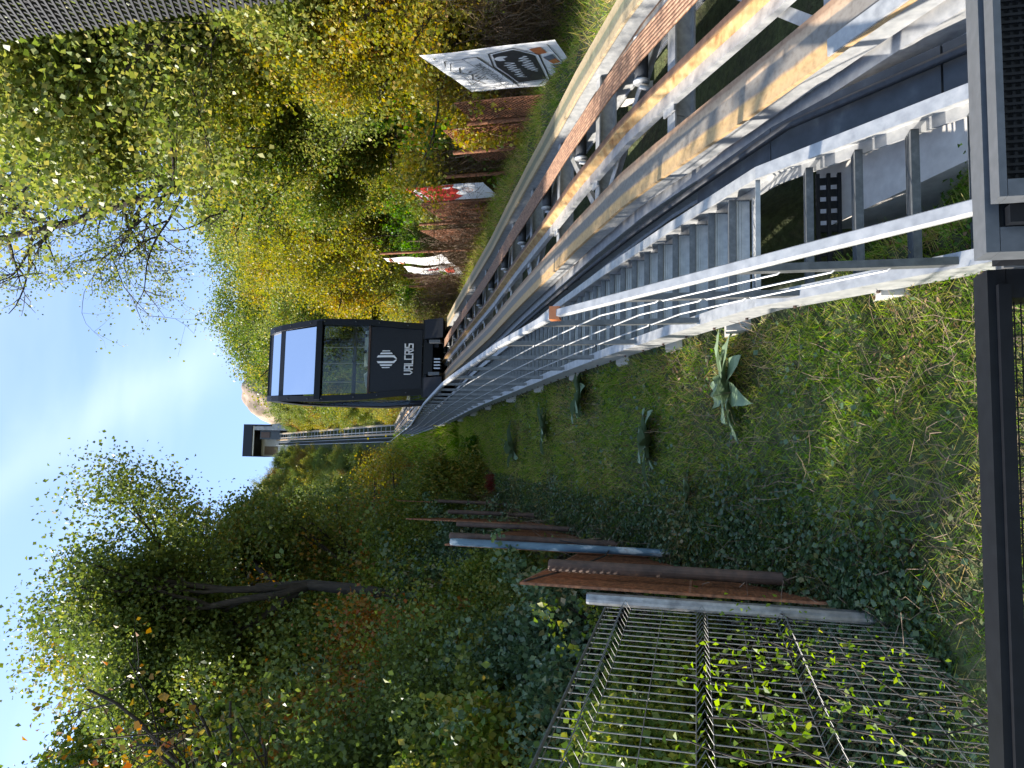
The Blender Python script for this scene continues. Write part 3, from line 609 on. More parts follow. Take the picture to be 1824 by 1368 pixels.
# ------------------------------------------------------------------ foliage builders
def leaf_quads(pts, size, rng, flat=.0, asp=.45, fold=.18, droop=0.0):
    n = len(pts); d = rng.normal(size=(n, 3)); d[:, 2] = d[:, 2]*(1-flat)-droop; d /= np.linalg.norm(d, axis=1)[:, None]+1e-9
    nrm = rng.normal(size=(n, 3)); nrm[:, 2] += .8+2*flat; s = np.cross(d, nrm); s /= np.linalg.norm(s, axis=1)[:, None]+1e-9
    u = np.cross(s, d); sz = (size*(rng.uniform(.6, 1.35, n)))[:, None]
    a = pts; b = pts+d*sz*.5+s*sz*asp+u*sz*fold; c = pts+d*sz; e = pts+d*sz*.5-s*sz*asp+u*sz*fold
    V = np.stack([a, b, c, e], 1).reshape(-1, 3); F = np.arange(4*n).reshape(n, 4); return V, F
def crown_pts(n, rx, ry, rz, rng, lumps=26, hollow=.35):
    # clumps spread over an uneven crown, leaves on the clumps
    c = rng.normal(size=(lumps, 3)); c /= np.linalg.norm(c, axis=1)[:, None]; c *= (rng.uniform(hollow, 1.0, lumps)**.6)[:, None]
    r = rng.uniform(.22, .46, lumps); w = r**2; k = rng.choice(lumps, n, p=w/w.sum())
    d = rng.normal(size=(n, 3)); d /= np.linalg.norm(d, axis=1)[:, None]; rad = r[k]*(rng.uniform(0, 1, n)**.4)*rng.uniform(.8, 1.2, n)
    p = c[k]+d*rad[:, None]; return p*np.array([rx, ry, rz])
def branch_tree(rng, H, spread, levels=4, lean=(0, 0), r0=.16, fork=3, first=.35, curl=.35):
    segs = []; tips = []
    def grow(p, d, ln, r, lv):
        pts = [p]; n = 5
        for i in range(n):
            d = (d+Vector(rng.normal(size=3))*curl*.35).normalized(); d.z += .05 if lv > 0 else .02; d.normalize(); p = p+d*ln/n; pts.append(p)
        segs.append((pts, r, r*.55, lv))
        if lv >= levels: tips.extend(pts[2:]); return
        m = fork if lv else fork+2
        for i in range(m):
            t = rng.uniform(first if lv == 0 else .3, 1); j = min(n, max(1, int(t*n))); a = rng.uniform(0, 2*math.pi)
            side = Vector((math.cos(a), math.sin(a), rng.uniform(-.1, .5))).normalized()
            nd = (d*(.55)+side*spread).normalized(); grow(pts[j], nd, ln*rng.uniform(.5, .75), r*.5, lv+1)
        if lv: tips.append(pts[-1])
    grow(Vector((0, 0, 0)), Vector((lean[0], lean[1], 1)).normalized(), H*.62, r0, 0); return segs, tips
def wood_mesh(name, segs, m):
    mb = MB()
    for pts, ra, rb, lv in segs:
        if lv >= 3: pp = [pts[0], pts[2], pts[-1]]; nn = 3
        else: pp = pts; nn = 6 if lv == 0 else 5
        mb.tube(pp, [ra+(rb-ra)*i/(len(pp)-1) for i in range(len(pp))], nn, cap=False)
    return mb.mesh(name, m, True)
def leaf_mesh(name, tips, per, rad, size, rng, m, asp=.42, extra=None):
    T = np.array([tuple(t) for t in tips]); T = np.repeat(T, per, 0); T = T+rng.normal(size=T.shape)*rad
    if extra is not None: T = np.concatenate([T, extra])
    V, F = leaf_quads(T, size, rng, asp=asp, droop=.25); return np_mesh(name, V, F, m)
TREE = {}
def make_tree(key, seed, H, spread, per, rad, size, leafm, lean=(0, 0), lv=4, fork=3, r0=.17, first=.3, fill=0):
    rg = np.random.default_rng(seed); segs, tips = branch_tree(rg, H, spread, lv, lean, r0, fork, first)
    T = np.array([tuple(t) for t in tips]); c = T.mean(0); s = T.std(0)*1.55; ex = None
    if fill: ex = crown_pts(fill, *s, rg)+c
    TREE[key] = (wood_mesh('trunk', segs, M['bark']), leaf_mesh('crown', tips, per, rad, size, rg, leafm, extra=ex)); return TREE[key]
make_tree('oak', 1, 9, .85, 26, .30, .115, M['leaf'], fill=26000)
make_tree('ash', 2, 10, .75, 34, .36, .105, M['leaf_pale'], fill=42000)
make_tree('gold', 3, 8, .85, 26, .30, .105, M['leaf_yellow'], fill=24000)
make_tree('dark', 4, 9, .85, 26, .30, .11, M['leaf_dark'], fill=26000)
make_tree('airy', 5, 9, .62, 72, .30, .078, M['leaf_dark'], lean=(.05, 0), fill=36000)
0 and make_tree('sparse', 6, 15, .50, 8, .26, .10, M['leaf_pale'], lean=(-.34, -.02), fork=4, r0=.22, first=.45)
make_tree('bare', 8, 9, .8, 1, .2, .1, M['leaf_orange'], lean=(.2, -.3), r0=.14)
def cap(k, x, y, s):
    if x > 0 and (x-2.6*s)/y < .56 and y < 60: s = max(.42, min(s, (.76*y-gz(x, y))/{'ash': 12.5, 'oak': 11, 'gold': 10}.get(k, 11)))
    return s
def place_tree(key, x, y, s, rz, label, group=None, tilt=0, z=None, name='tree', sz=1):
    t, c = TREE[key]; e = empty(name, (x, y, (gz(x, y) if z is None else z)-.1), label, 'tree', group); e.rotation_euler = (tilt, 0, rz); e.scale = (s, s, s*sz)
    link('trunk', t, e); link('crown', c, e); return e
SHR = {}; BIG = {}
for key, seed, n_, m_, sz_ in (('green', 21, 44000, 'leaf', .052), ('dark', 22, 46000, 'leaf_dark', .052), ('yellow', 23, 34000, 'leaf_yellow', .06), ('pale', 24, 32000, 'leaf_pale', .06), ('ivy', 25, 32000, 'ivy', .062), ('orange', 26, 24000, 'leaf_orange', .06), ('fern', 27, 14000, 'fern', .08), ('red', 28, 14000, 'leaf_red', .055)):
    rg = np.random.default_rng(seed); n1 = int(n_*.72); P_ = crown_pts(n1, 1.0, 1.0, .9, rg, 40, .15); tip_ = crown_pts(70, 1.35, 1.35, 1.25, rg, 30, .7); ti = rg.integers(0, 70, n_-n1); tt_ = rg.uniform(.45, 1.05, n_-n1)[:, None]
    P_ = np.concatenate([P_, tip_[ti]*tt_+rg.normal(size=(n_-n1, 3))*.055]); P_ *= (1+.16*np.sin(P_[:, :1]*5+seed)*np.sin(P_[:, 1:2]*6)); P_[:, 2] += .7; P_ = P_[P_[:, 2] > -.15]
    V, F = leaf_quads(P_, sz_, rg, asp=.42, droop=.2)
    fol = np_mesh('foliage', V, F, M[m_]); mb = MB()
    if key in ('green', 'dark', 'orange'):
        P2_ = np.concatenate([P_*(1+rg.normal(size=(len(P_), 1))*.03), P_[:len(P_)//2]+rg.normal(size=(len(P_)//2, 3))*.05]); V, F = leaf_quads(P2_, .036, rg, asp=.40, droop=.2); BIG[key] = np_mesh('foliage', V, F, M[m_])
    for i in range(14):
        a = rg.uniform(0, 6.28); r = rg.uniform(.2, .95); tip = Vector((math.cos(a)*r, math.sin(a)*r, rg.uniform(.6, 1.35)))
        mb.tube([(0, 0, -.2), tip*.5+Vector((rg.normal()*.06, rg.normal()*.06, .05)), tip], [.022, .014, .006], 4, cap=False)
    SHR[key] = (fol, mb.mesh('stem', M['bark']))
def place_shrub(key, x, y, s, label, group=None, sz=1.0, rz=None, dz=0):
    e = empty('shrub', (x, y, gz(x, y)+dz), label, 'shrub', group); e.rotation_euler = (0, 0, rnd.uniform(0, 6.28) if rz is None else rz); e.scale = (s, s, s*sz)
    link('foliage', BIG[key] if s > 1.45 and key in BIG else SHR[key][0], e); link('stem', SHR[key][1], e); return e

# right-hand wood behind the fence
GRr = 'trees of the sunlit wood right of the track'
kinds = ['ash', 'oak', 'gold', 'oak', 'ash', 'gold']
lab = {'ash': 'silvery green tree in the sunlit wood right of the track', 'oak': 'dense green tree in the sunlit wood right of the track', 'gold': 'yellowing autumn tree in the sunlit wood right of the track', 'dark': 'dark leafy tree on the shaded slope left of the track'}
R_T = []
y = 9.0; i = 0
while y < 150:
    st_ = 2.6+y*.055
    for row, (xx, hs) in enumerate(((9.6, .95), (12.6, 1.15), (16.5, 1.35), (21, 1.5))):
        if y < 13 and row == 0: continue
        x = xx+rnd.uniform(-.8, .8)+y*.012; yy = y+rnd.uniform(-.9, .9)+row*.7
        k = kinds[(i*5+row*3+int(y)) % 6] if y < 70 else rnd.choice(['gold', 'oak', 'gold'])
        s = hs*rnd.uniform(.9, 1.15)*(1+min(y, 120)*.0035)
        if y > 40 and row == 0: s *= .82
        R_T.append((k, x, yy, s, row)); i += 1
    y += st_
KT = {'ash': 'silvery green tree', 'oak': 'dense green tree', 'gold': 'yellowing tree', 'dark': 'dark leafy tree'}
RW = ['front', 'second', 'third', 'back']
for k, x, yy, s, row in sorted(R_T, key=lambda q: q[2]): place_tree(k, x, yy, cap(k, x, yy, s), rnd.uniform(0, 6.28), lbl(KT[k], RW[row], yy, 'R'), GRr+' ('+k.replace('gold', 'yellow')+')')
for k, x, yy, s in (('gold', 8.7, 11.0, .72), ('gold', 9.6, 12.6, .85), ('ash', 9.0, 9.0, .8), ('ash', 11.2, 14.0, 1.3), ('ash', 9.8, 11.9, 1.15), ('oak', 8.9, 16.6, .8), ('ash', 14.5, 18.0, 1.5)): place_tree(k, x, yy, cap(k, x, yy, s), rnd.uniform(0, 6.28), lbl(KT[k], 'infill', yy, 'R'), GRr+' ('+k.replace('gold', 'yellow')+')')
for k, x, yy, s in (('ash', 13.4, 15.2, 1.4), ('ash', 8.9, 13.4, .62), ('gold', 9.0, 15.3, .66), ('ash', 9.4, 17.2, .75), ('gold', 8.5, 12.0, .6), ('gold', 9.2, 10.4, .75)): place_tree(k, x, yy, s, rnd.uniform(0, 6.28), lbl(KT[k], 'small infill', yy, 'R'), GRr+' ('+k.replace('gold', 'yellow')+')')
# named individual trees on the right
def leaning_tree():
    rg = np.random.default_rng(77); base = Vector((9.7, 19, gz(9.7, 19)-.3)); e = empty('tree', base, 'tall leaning tree with bare forked limbs and thin leaves against the sky', 'tree')
    V3 = lambda *p: Vector(p)-base
    limbs = [([V3(9.7, 19, base.z), V3(9.1, 19.1, 9.5), V3(8.7, 19, 13.14), V3(8.51, 19, 14.9), V3(7.69, 19.2, 16.86), V3(6.93, 19, 19.34), V3(6.47, 18.8, 21.8), V3(6.1, 18.8, 24)], .22),
             ([V3(8.7, 19, 13.14), V3(9.2, 19.3, 15.34), V3(8.77, 19.5, 18.0), V3(8.53, 19.3, 21.04), V3(8.3, 19.2, 24)], .16),
             ([V3(8.6, 19, 14.2), V3(8.0, 18.6, 16.6), V3(7.5, 18.4, 19.5), V3(7.5, 18.2, 22.5), V3(7.3, 18, 24.5)], .11),
             ([V3(7.69, 19.2, 16.86), V3(6.9, 19.3, 17.3), V3(6.3, 19.3, 17.6), V3(5.6, 19.3, 18.6)], .06)]
    segs = []; tips = []
    for pts, r in limbs: segs.append((pts, r, r*.35, 0))
    def grow(p, d, ln, r, lv):
        pts = [p]
        for i in range(4): d = (d+Vector(rg.normal(size=3))*.22+Vector((0, 0, .03))).normalized(); p = p+d*ln/4; pts.append(p)
        segs.append((pts, r, r*.4, lv))
        if lv >= 3: tips.extend(pts[1:]); return
        for i in range(4): 
            j = int(rg.integers(1, 5)); nd = (d*.8+Vector(rg.normal(size=3))*.55).normalized(); grow(pts[j], nd, ln*rg.uniform(.45, .75), r*.5, lv+1)
    for pts, r in limbs:
        for k in range(2 if r > .1 else 1, len(pts)):
            for c_ in range(4 if r > .1 else 5):
                t = rg.uniform(0, 1); p = pts[k-1]*(1-t)+pts[k]*t; d = Vector((-.75+rg.normal()*.55, rg.normal()*.5, .5+rg.normal()*.35)).normalized(); grow(p, d, rg.uniform(1.3, 2.5), r*.32, 1)
    link('trunk', wood_mesh('trunk', segs, M['bark']), e); link('crown', leaf_mesh('crown', tips, 3, .15, .085, rg, M['leaf_pale']), e)
leaning_tree()
mbt = MB()
def big_trunk(x, y, h, r, bend, label):
    e = empty('tree', (x, y, gz(x, y)-.3), label, 'tree'); pts = [(bend*math.sin(t*2.2)*.9, .2*math.sin(t*3), h*t) for t in np.linspace(0, 1, 9)]
    mb = MB().tube(pts, [r*(1-.45*t) for t in np.linspace(0, 1, 9)], 10, cap=False)
    for t, sg in ((.45, 1), (.6, -1), (.75, 1), (.88, -1)):
        b = Vector((bend*math.sin(t*2.2)*.9, .2*math.sin(t*3), h*t)); mb.tube([b, b+Vector((sg*.8, .3, .9)), b+Vector((sg*1.5, .2, 2.0))], [r*.45, r*.3, r*.12], 6, cap=False)
    link('trunk', mb.mesh('trunk', M['bark'], True), e); rg = np.random.default_rng(int(x*10)); P_ = crown_pts(26000, 2.4, 2.4, 1.9, rg, 24, .3)+np.array([0, 0, h*.98])
    V, F = leaf_quads(P_, .10, rg, droop=.2); link('crown', np_mesh('crown', V, F, M['leaf']), e)
big_trunk(8.7, 14.6, 6.2, .20, -.5, 'tree with a thick dark trunk just behind the white hotel banner')
big_trunk(9.3, 18.4, 7.5, .20, .6, 'tree with a curved dark trunk behind the bare fence mesh between the banners')
# shrubs right of the fence
sl_ = {'green': 'leafy green shrub', 'yellow': 'yellow-green shrub', 'pale': 'silvery green shrub', 'fern': 'bright green frond plant', 'dark': 'dark green shrub', 'ivy': 'ivy mound', 'orange': 'orange-leaved shrub', 'red': 'red-leaved creeper'}
y = 8.4
while y < 60:
    for rw, xx in (('front', 8.15), ('second', 9.6)):
        k = rnd.choice(['green', 'yellow', 'pale', 'yellow', 'fern', 'green'])
        x = xx+rnd.uniform(-.15, .35); s = rnd.uniform(.95, 1.3)*(1+y*.006)
        place_shrub(k, x, y+rnd.uniform(-.4, .4), s, lbl(sl_[k], rw+' fence-side', y, 'R'), sl_[k]+'s behind the right fence', 1.15)
    y += 1.5+y*.03
y = 60
while y < 205:
    for rw, xx in (('front', 8.6), ('second', 11.5)):
        k = rnd.choice(['green', 'yellow', 'pale', 'orange']); place_shrub(k, xx+off(y), y, (1.7 if xx < 9 else 2.6)+y*.008, lbl(sl_[k], rw+' far-slope', y, 'R'), sl_[k]+'s far up right of the track', 1.2)
    y += 5
# left side: shaded thicket, trees above it
y = 3.6
GL_ = 'thicket left of the leaning fence'
while y < 62:
    for j, xx in enumerate((-2.6, -4.2, -6.2, -8.8)):
        if y < 6.6+.5*j: continue
        k = rnd.choice(['dark', 'dark', 'green', 'ivy', 'dark', 'green'] if y < 25 else ['dark', 'green', 'orange', 'green', 'dark', 'yellow'])
        s = rnd.uniform(.9, 1.2)*(1+.22*j)*(1+y*.012)*(.8 if j == 0 else 1)
        place_shrub(k, xx+rnd.uniform(-.4, .4)-(y*.01), y+rnd.uniform(-.5, .5), s, lbl(sl_[k], RW[j]+' thicket', y, 'L'), sl_[k]+'s in the left thicket', 1.1)
    y += 1.35+y*.035
for i, (x, y, s_, k) in enumerate(((-5.2, 9.4, 2.0, 'dark'), (-6.6, 10.6, 2.4, 'green'), (-4.6, 11.6, 1.9, 'orange'), (-6.0, 13.2, 2.4, 'dark'), (-4.6, 14.6, 2.1, 'green'), (-7.4, 14.4, 2.8, 'dark'), (-5.6, 16.6, 2.5, 'orange'), (-4.3, 18.4, 2.2, 'dark'), (-6.8, 18.6, 2.8, 'green'), (-4.6, 21.4, 2.3, 'green'), (-6.6, 22.6, 3.0, 'dark'), (-4.8, 25, 2.6, 'orange'), (-8.6, 11.6, 2.9, 'dark'), (-9.4, 17, 3.2, 'green'), (-3.9, 13.2, 1.5, 'ivy'), (-3.7, 16.8, 1.7, 'green'))):
    place_shrub(k, x, y, s_, lbl('tall '+sl_[k], 'middle', y, 'L'), 'tall shrubs inside the left thicket', 1.15)
y = 62
while y < 208:
    for rw, xx in (('front', -3.4), ('second', -6.5), ('back', -11)):
        k = rnd.choice(['green', 'orange', 'dark', 'yellow', 'green']); place_shrub(k, xx+off(y)-y*.02*(xx < -5), y, (1.7 if xx > -5 else 2.6)+y*.007, lbl(sl_[k], rw+' far-slope', y, 'L'), sl_[k]+'s far up left of the stairs', 1.1)
    y += 5
GLt = 'trees above the left thicket'
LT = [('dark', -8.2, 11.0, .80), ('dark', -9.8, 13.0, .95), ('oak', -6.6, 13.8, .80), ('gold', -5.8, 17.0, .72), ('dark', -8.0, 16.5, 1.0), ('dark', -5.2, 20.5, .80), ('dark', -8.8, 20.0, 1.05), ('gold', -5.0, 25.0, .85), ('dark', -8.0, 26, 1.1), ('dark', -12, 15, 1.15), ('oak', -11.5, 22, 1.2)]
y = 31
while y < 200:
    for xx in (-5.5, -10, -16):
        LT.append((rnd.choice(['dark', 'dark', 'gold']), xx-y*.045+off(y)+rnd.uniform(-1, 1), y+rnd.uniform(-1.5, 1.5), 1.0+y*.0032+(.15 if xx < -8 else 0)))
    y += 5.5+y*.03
for (x, y, s_, k) in ((-7.4, 8.6, 2.1, 'dark'), (-5.6, 8.4, 1.9, 'green'), (-4.0, 7.9, 1.3, 'green')): place_shrub(k, x, y, s_, lbl('added shade-casting '+sl_[k], 'middle', y, 'L'), 'tall shrubs inside the left thicket', 1.1)  # shrubs added to cast shade on the ground behind the wire panel
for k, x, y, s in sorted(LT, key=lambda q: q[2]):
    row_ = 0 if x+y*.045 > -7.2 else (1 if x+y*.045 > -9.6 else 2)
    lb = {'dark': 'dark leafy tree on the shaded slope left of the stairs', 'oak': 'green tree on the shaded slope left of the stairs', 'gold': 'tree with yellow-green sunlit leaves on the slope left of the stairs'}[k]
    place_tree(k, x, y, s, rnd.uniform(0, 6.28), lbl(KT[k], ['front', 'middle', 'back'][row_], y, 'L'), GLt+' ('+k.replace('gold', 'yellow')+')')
place_tree('airy', -4.0, 17.0, 1.12, .3, 'airy dark tree silhouetted against the sky, nearest the track on the left', None)
place_tree('airy', -3.1, 13.4, .96, 2.1, 'dark tree with a forked black trunk standing highest against the sky on the left', None, sz=1.1)
place_tree('bare', -5.6, 9.2, .95, .6, 'thin bare-twigged tree at the lower left edge of the sky', None)

# ------------------------------------------------------------------ ground cover (stuff)
def blades(n, xr, yr, rng, h, w, dens=None, lean=1.1):
    X = rng.uniform(*xr, n); Y = yr[0]+(yr[1]-yr[0])*rng.uniform(0, 1, n)**1.5
    if dens is not None:
        k = rng.uniform(0, 1, n) < dens(X, Y); X = X[k]; Y = Y[k]; n = len(X)
    Z = ground(X, Y); a = rng.uniform(0, 2*np.pi, n); hh = h*rng.uniform(.3, 1.3, n)*(1+Y*.03); ww = w*(1+Y*.06)
    ln = lean*rng.uniform(.2, 1.6, n)*hh; b = rng.uniform(0, 2*np.pi, n)
    dx, dy = np.cos(a)*ww/2, np.sin(a)*ww/2; tx, ty = np.cos(b)*ln, np.sin(b)*ln
    P0 = np.stack([X-dx, Y-dy, Z-.01], -1); P1 = np.stack([X+dx, Y+dy, Z-.01], -1)
    P2 = np.stack([X+tx+dx*.25, Y+ty+dy*.25, Z+hh*.62], -1); P3 = np.stack([X+tx-dx*.25, Y+ty-dy*.25, Z+hh*.62], -1)
    V = np.stack([P0, P1, P2, P3], 1).reshape(-1, 3); return V, np.arange(4*n).reshape(n, 4)
def patch(X, Y, f=1.0, ph=0): return .5+.5*np.sin(X*1.9*f+ph+np.sin(Y*1.3*f))*np.sin(Y*1.6*f-ph+np.cos(X*1.1*f))
def open_ground(X, Y): return ~((X > 1.0) & (X < 5.6) & ~((X < 2.0) & (Y < 5.2)))
rg = np.random.default_rng(31)
V, F = blades(460000, (-2.8, 2.0), (3.2, 30), rg, .085, .0075, lambda X, Y: open_ground(X, Y)*(.30+.70*patch(X, Y))*(1-.75*((X < -1.0) & (Y > 5.2))))
o = link('meadow_grass', np_mesh('meadow_grass', V, F, M['grass'])); tag(o, 'short mixed grass on the slope between the stairs and the fence', 'grass', kind='stuff')
V, F = blades(60000, (5.2, 7.6), (5, 60), rg, .16, .009, lambda X, Y: .8+0*X)
o = link('verge_grass', np_mesh('verge_grass', V, F, M['grass'])); tag(o, 'grass strip between the right girder and the right-hand fence', 'grass', kind='stuff')
V, F = blades(50000, (-2.2, 2.4), (28, 150), rg, .30, .03, lambda X, Y: open_ground(X, Y)*.9)
o = link('slope_grass', np_mesh('slope_grass', V, F, M['grass'])); tag(o, 'rough grass on the higher slope left of the stairs', 'grass', kind='stuff')
# ivy
n = 300000; X = rg.uniform(-3.2, 1.0, n); Y = 4.0+20*rg.uniform(0, 1, n)**1.4
d = np.clip(1.15*sst(.3, -1.3, X)+.45*patch(X, Y, .8, 2)-.05*Y*(X > -.6)-.1, .04, 1)*(1-.9*((Y < 4.9)))
k = rg.uniform(0, 1, n) < d; X = X[k]; Y = Y[k]; Z = ground(X, Y)+rg.uniform(.01, .13, len(X))
V, F = leaf_quads(np.stack([X, Y, Z], -1), .04, rg, flat=.6, asp=.48, fold=.06)
V[:, :] = V
o = link('ivy_cover', np_mesh('ivy_cover', V, F, M['ivy'])); tag(o, 'dark ivy spreading over the ground at the foot of the fence', 'ivy', kind='stuff')
# broad weeds near the stairs
n = 9000; X = rg.uniform(-1.2, 1.9, n); Y = 3.4+9*rg.uniform(0, 1, n)**1.5; k = (patch(X, Y, 1.7, 4) > .62) & open_ground(X, Y); X = X[k]; Y = Y[k]
V, F = leaf_quads(np.stack([X, Y, ground(X, Y)+rg.uniform(.02, .12, len(X))], -1), .036, rg, flat=.2, asp=.3)
o = link('low_weeds', np_mesh('low_weeds', V, F, M['fern'])); tag(o, 'small bright weeds scattered in the grass beside the stairs', 'weeds', kind='stuff')
M['litter'] = leafmat('fallen_leaves', [(.15, (.10, .06, .035)), (.5, (.22, .13, .07)), (.8, (.38, .24, .12)), (.95, (.45, .36, .10))], .15)
n = 42000; X = rg.uniform(-2.4, 1.9, n); Y = 3.3+16*rg.uniform(0, 1, n)**1.5; k = (patch(X, Y, 2.3, 1.2)*patch(X, Y, 1.1, 3) > rg.uniform(.15, .75, n)) & open_ground(X, Y); X = X[k]; Y = Y[k]
V, F = leaf_quads(np.stack([X, Y, ground(X, Y)+rg.uniform(.02, .085, len(X))], -1), .032, rg, flat=.7, asp=.3, fold=.2)
o = link('fallen_leaves', np_mesh('fallen_leaves', V, F, M['litter'])); tag(o, 'dry brown fallen leaves lying in drifts on the grass slope', 'fallen leaves', kind='stuff')
def twigs(name, n, fx, ln, w, m, label, rng, cat='twigs', hz=.25):
    VV = []; FF = []; b = 0
    P0 = fx(n); a = rng.uniform(0, 6.28, n); el = rng.normal(0, hz, n)
    for s in range(3):
        L_ = ln*rng.uniform(.5, 1.4, n)/3; a2 = a+rng.normal(0, .5, n); el2 = el+rng.normal(0, .35, n)
        D = np.stack([np.cos(a2)*np.cos(el2), np.sin(a2)*np.cos(el2), np.sin(el2)], -1)*L_[:, None]; P1 = P0+D
        sd = np.stack([-np.sin(a2), np.cos(a2), .3*np.ones(n)], -1)*w/2
        V = np.stack([P0-sd, P0+sd, P1+sd*.8, P1-sd*.8], 1).reshape(-1, 3); VV.append(V); FF.append(np.arange(4*n).reshape(n, 4)+b); b += 4*n; P0 = P1; a = a2; el = el2
    o = link(name, np_mesh(name, np.concatenate(VV), np.concatenate(FF), m)); tag(o, label, cat, kind='stuff')
def fx1(n):
    X = rg.uniform(-2.4, .95, n); Y = 3.6+16*rg.uniform(0, 1, n)**1.3; return np.stack([X, Y, ground(X, Y)+rg.uniform(.02, .12, n)], -1)
twigs('dead_stems', 9000, fx1, .32, .004, M['stem'], 'dry brown stems lying in the grass left of the stairs', rg, 'dead stems')
def fx2(n):
    Y = 6.2+34*rg.uniform(0, 1, n)**1.3; X = rg.uniform(6.0, 7.3, n)+.6*((Y < 18.6)); return np.stack([X, Y, ground(X, Y)+rg.uniform(.0, 2.1, n)*(.7+.3*np.sin(Y*2))], -1)
twigs('bramble_tangle', 20000, fx2, .75, .009, M['stem'], 'dry brown bramble tangle along the right-hand fence', rg, 'brambles', .55)
def fx3(n):
    X = rg.uniform(-2.6, -1.2, n); Y = rg.uniform(5, 26, n); return np.stack([X, Y, ground(X, Y)+rg.uniform(0, .7, n)], -1)
twigs('dry_brush', 5000, fx3, .5, .007, M['stem'], 'dry brushwood behind the rusty fence on the left', rg, 'brushwood', .6)

# mullein rosettes
def mullein(x, y, s, nleaf, seed, label):
    r = random.Random(seed); e = empty('mullein_plant', (x, y, gz(x, y)+.05), label, 'plant'); e.scale = (s, s, s)
    for i in range(nleaf):
        a = 6.283*i/nleaf+r.uniform(-.25, .25); L_ = r.uniform(.26, .42); el = r.uniform(.15, .85); w0 = r.uniform(.06, .085); mb = MB(); vs = []; N = 7
        for j in range(N):
            t = j/(N-1); rr = L_*t; z = L_*(math.sin(el)*t-.45*t*t)+.02; wd = w0*(math.sin(math.pi*min(1, (t*.94+.06)**.8))**.85)*(1+.12*math.sin(11*t+i))
            for u in (-1, 0, 1): vs.append((rr*math.cos(el*.6), u*wd, z+abs(u)*.02*(1-t)+.010*math.sin(9*t+2*u+i)))
        fs = [(j*3+u, j*3+u+1, j*3+u+4, j*3+u+3) for j in range(N-1) for u in (0, 1)]
        o = mb.add(vs, fs).obj('leaf', M['mullein'], e, rot=(0, 0, a), smooth=True)
mullein(.52, 6.2, 1.35, 15, 1, 'large grey-green mullein rosette, the nearest one beside the stairs')
mullein(.13, 8.0, 1.3, 12, 2, 'mullein rosette second nearest, farthest from the stairs among dry stems')
mullein(.76, 9.8, 1.4, 12, 3, 'mullein rosette close under the left stair stringer')
mullein(.35, 11.8, 1.3, 10, 4, 'small mullein rosette higher up the grass slope')
mullein(.02, 15.0, 1.7, 9, 5, 'farthest mullein rosette on the bright green part of the slope')
mullein(-.35, 7.3, .7, 7, 6, 'tiny mullein rosette at the edge of the ivy')

# ------------------------------------------------------------------ left fence
def post(name, x, y, ztop, r, m, label, group=None, sag=.4, x2=None):
    z0 = gz(x, y)-.25; e = MB().tube([(0, 0, z0-ztop), (0, 0, -.02), (0, 0, 0)], [r, r, r*.93], 14).obj(name, m, None, (x, y, ztop), smooth=False)
    tag(e, label, 'fence post', group); return e
post('fence_post', -1.03, 5.27, .745, .043, M['post_zinc'], 'round galvanised fence post at the end of the welded wire panel')
post('fence_post', -.93, 6.0, 1.16, .048, M['rust_dull'], 'thick dark brown tube post between the silver post and the blue post')
post('fence_post', -1.03, 7.85, 2.62, .04, M['bluepost'], 'round fence post with flaking light blue paint')
post('fence_post', -1.12, 9.1, 3.05, .045, M['rust_dull'], 'rusty tube post just beyond the blue post', 'rusty tube posts of the left fence')
for i, (y, dz) in enumerate(((11.3, 1.9), (13.6, 1.8), (16.4, 1.9), (19.6, 1.8), (23, 1.9))):
    post('fence_post', -1.2-.02*i, y, gz(-1.2, y)+dz, .04, M['rust_dull'], 'brown rusty post farther up the left fence, %s beyond the blue post' % ['second', 'third', 'fourth', 'fifth', 'last'][i], 'rusty tube posts of the left fence')
def lattice(name, x0, y0, x1, y1, ztop, zbot, pitch, t, m, label, cat='fence panel', group=None, frame=.018, steep=1.0, framem=None):
    # level-topped diamond mesh panel between two points in plan
    e = empty(name, (x0, y0, ztop), label, cat, group); Lh = math.hypot(x1-x0, y1-y0); H = ztop-zbot; d = Vector((x1-x0, y1-y0, 0))/Lh
    mb = MB(); n_ = int((Lh+H/steep)/pitch)+1
    for i in range(-n_, n_+1):
        for sg in (1, -1):
            # line: u = u0 + sg * (z)/steep
            u0 = i*pitch; pts = []
            za, zb = 0.0, -H; ua, ub = u0, u0+sg*H/steep
            t0, t1 = 0.0, 1.0
            if abs(ub-ua) > 1e-6:
                ta = (0-ua)/(ub-ua); tb = (Lh-ua)/(ub-ua); lo, hi = min(ta, tb), max(ta, tb); t0 = max(0, lo); t1 = min(1, hi)
            if t1-t0 > .01:
                nn = d.cross(Vector((0, 0, 1)))*(.002*sg)
                p = d*(ua+(ub-ua)*t0)+Vector((0, 0, -H*t0))+nn; q = d*(ua+(ub-ua)*t1)+Vector((0, 0, -H*t1))+nn; mb.bar(p, q, t, t*.7)
    mb.obj('mesh_infill', m, e)['kind'] = 'stuff'
    fm = framem or m
    A = Vector((0, 0, 0)); B = d*Lh; A2 = A-Vector((0, 0, H)); B2 = B-Vector((0, 0, H))
    for (p, q, nm) in ((A, B, 'top_bar'), (A, A2, 'side_bar'), (B, B2, 'side_bar'), (A+Vector((0, 0, -H*.5)), B+Vector((0, 0, -H*.5)), 'middle_bar')):
        MB().bar(p, q, frame, frame).obj(nm, fm, e)
    return e
lattice('rusty_mesh_panel', -1.01, 5.56, -1.25, 9.9, 1.29, -1.2, .055, .013, M['rust'], 'rusty expanded mesh fence panel right behind the silver post')
lattice('rusty_mesh_panel', -1.12, 8.25, -1.36, 12.6, 2.82, .2, .06, .013, M['rust'], 'rusty mesh fence panel behind the blue post', group=None)
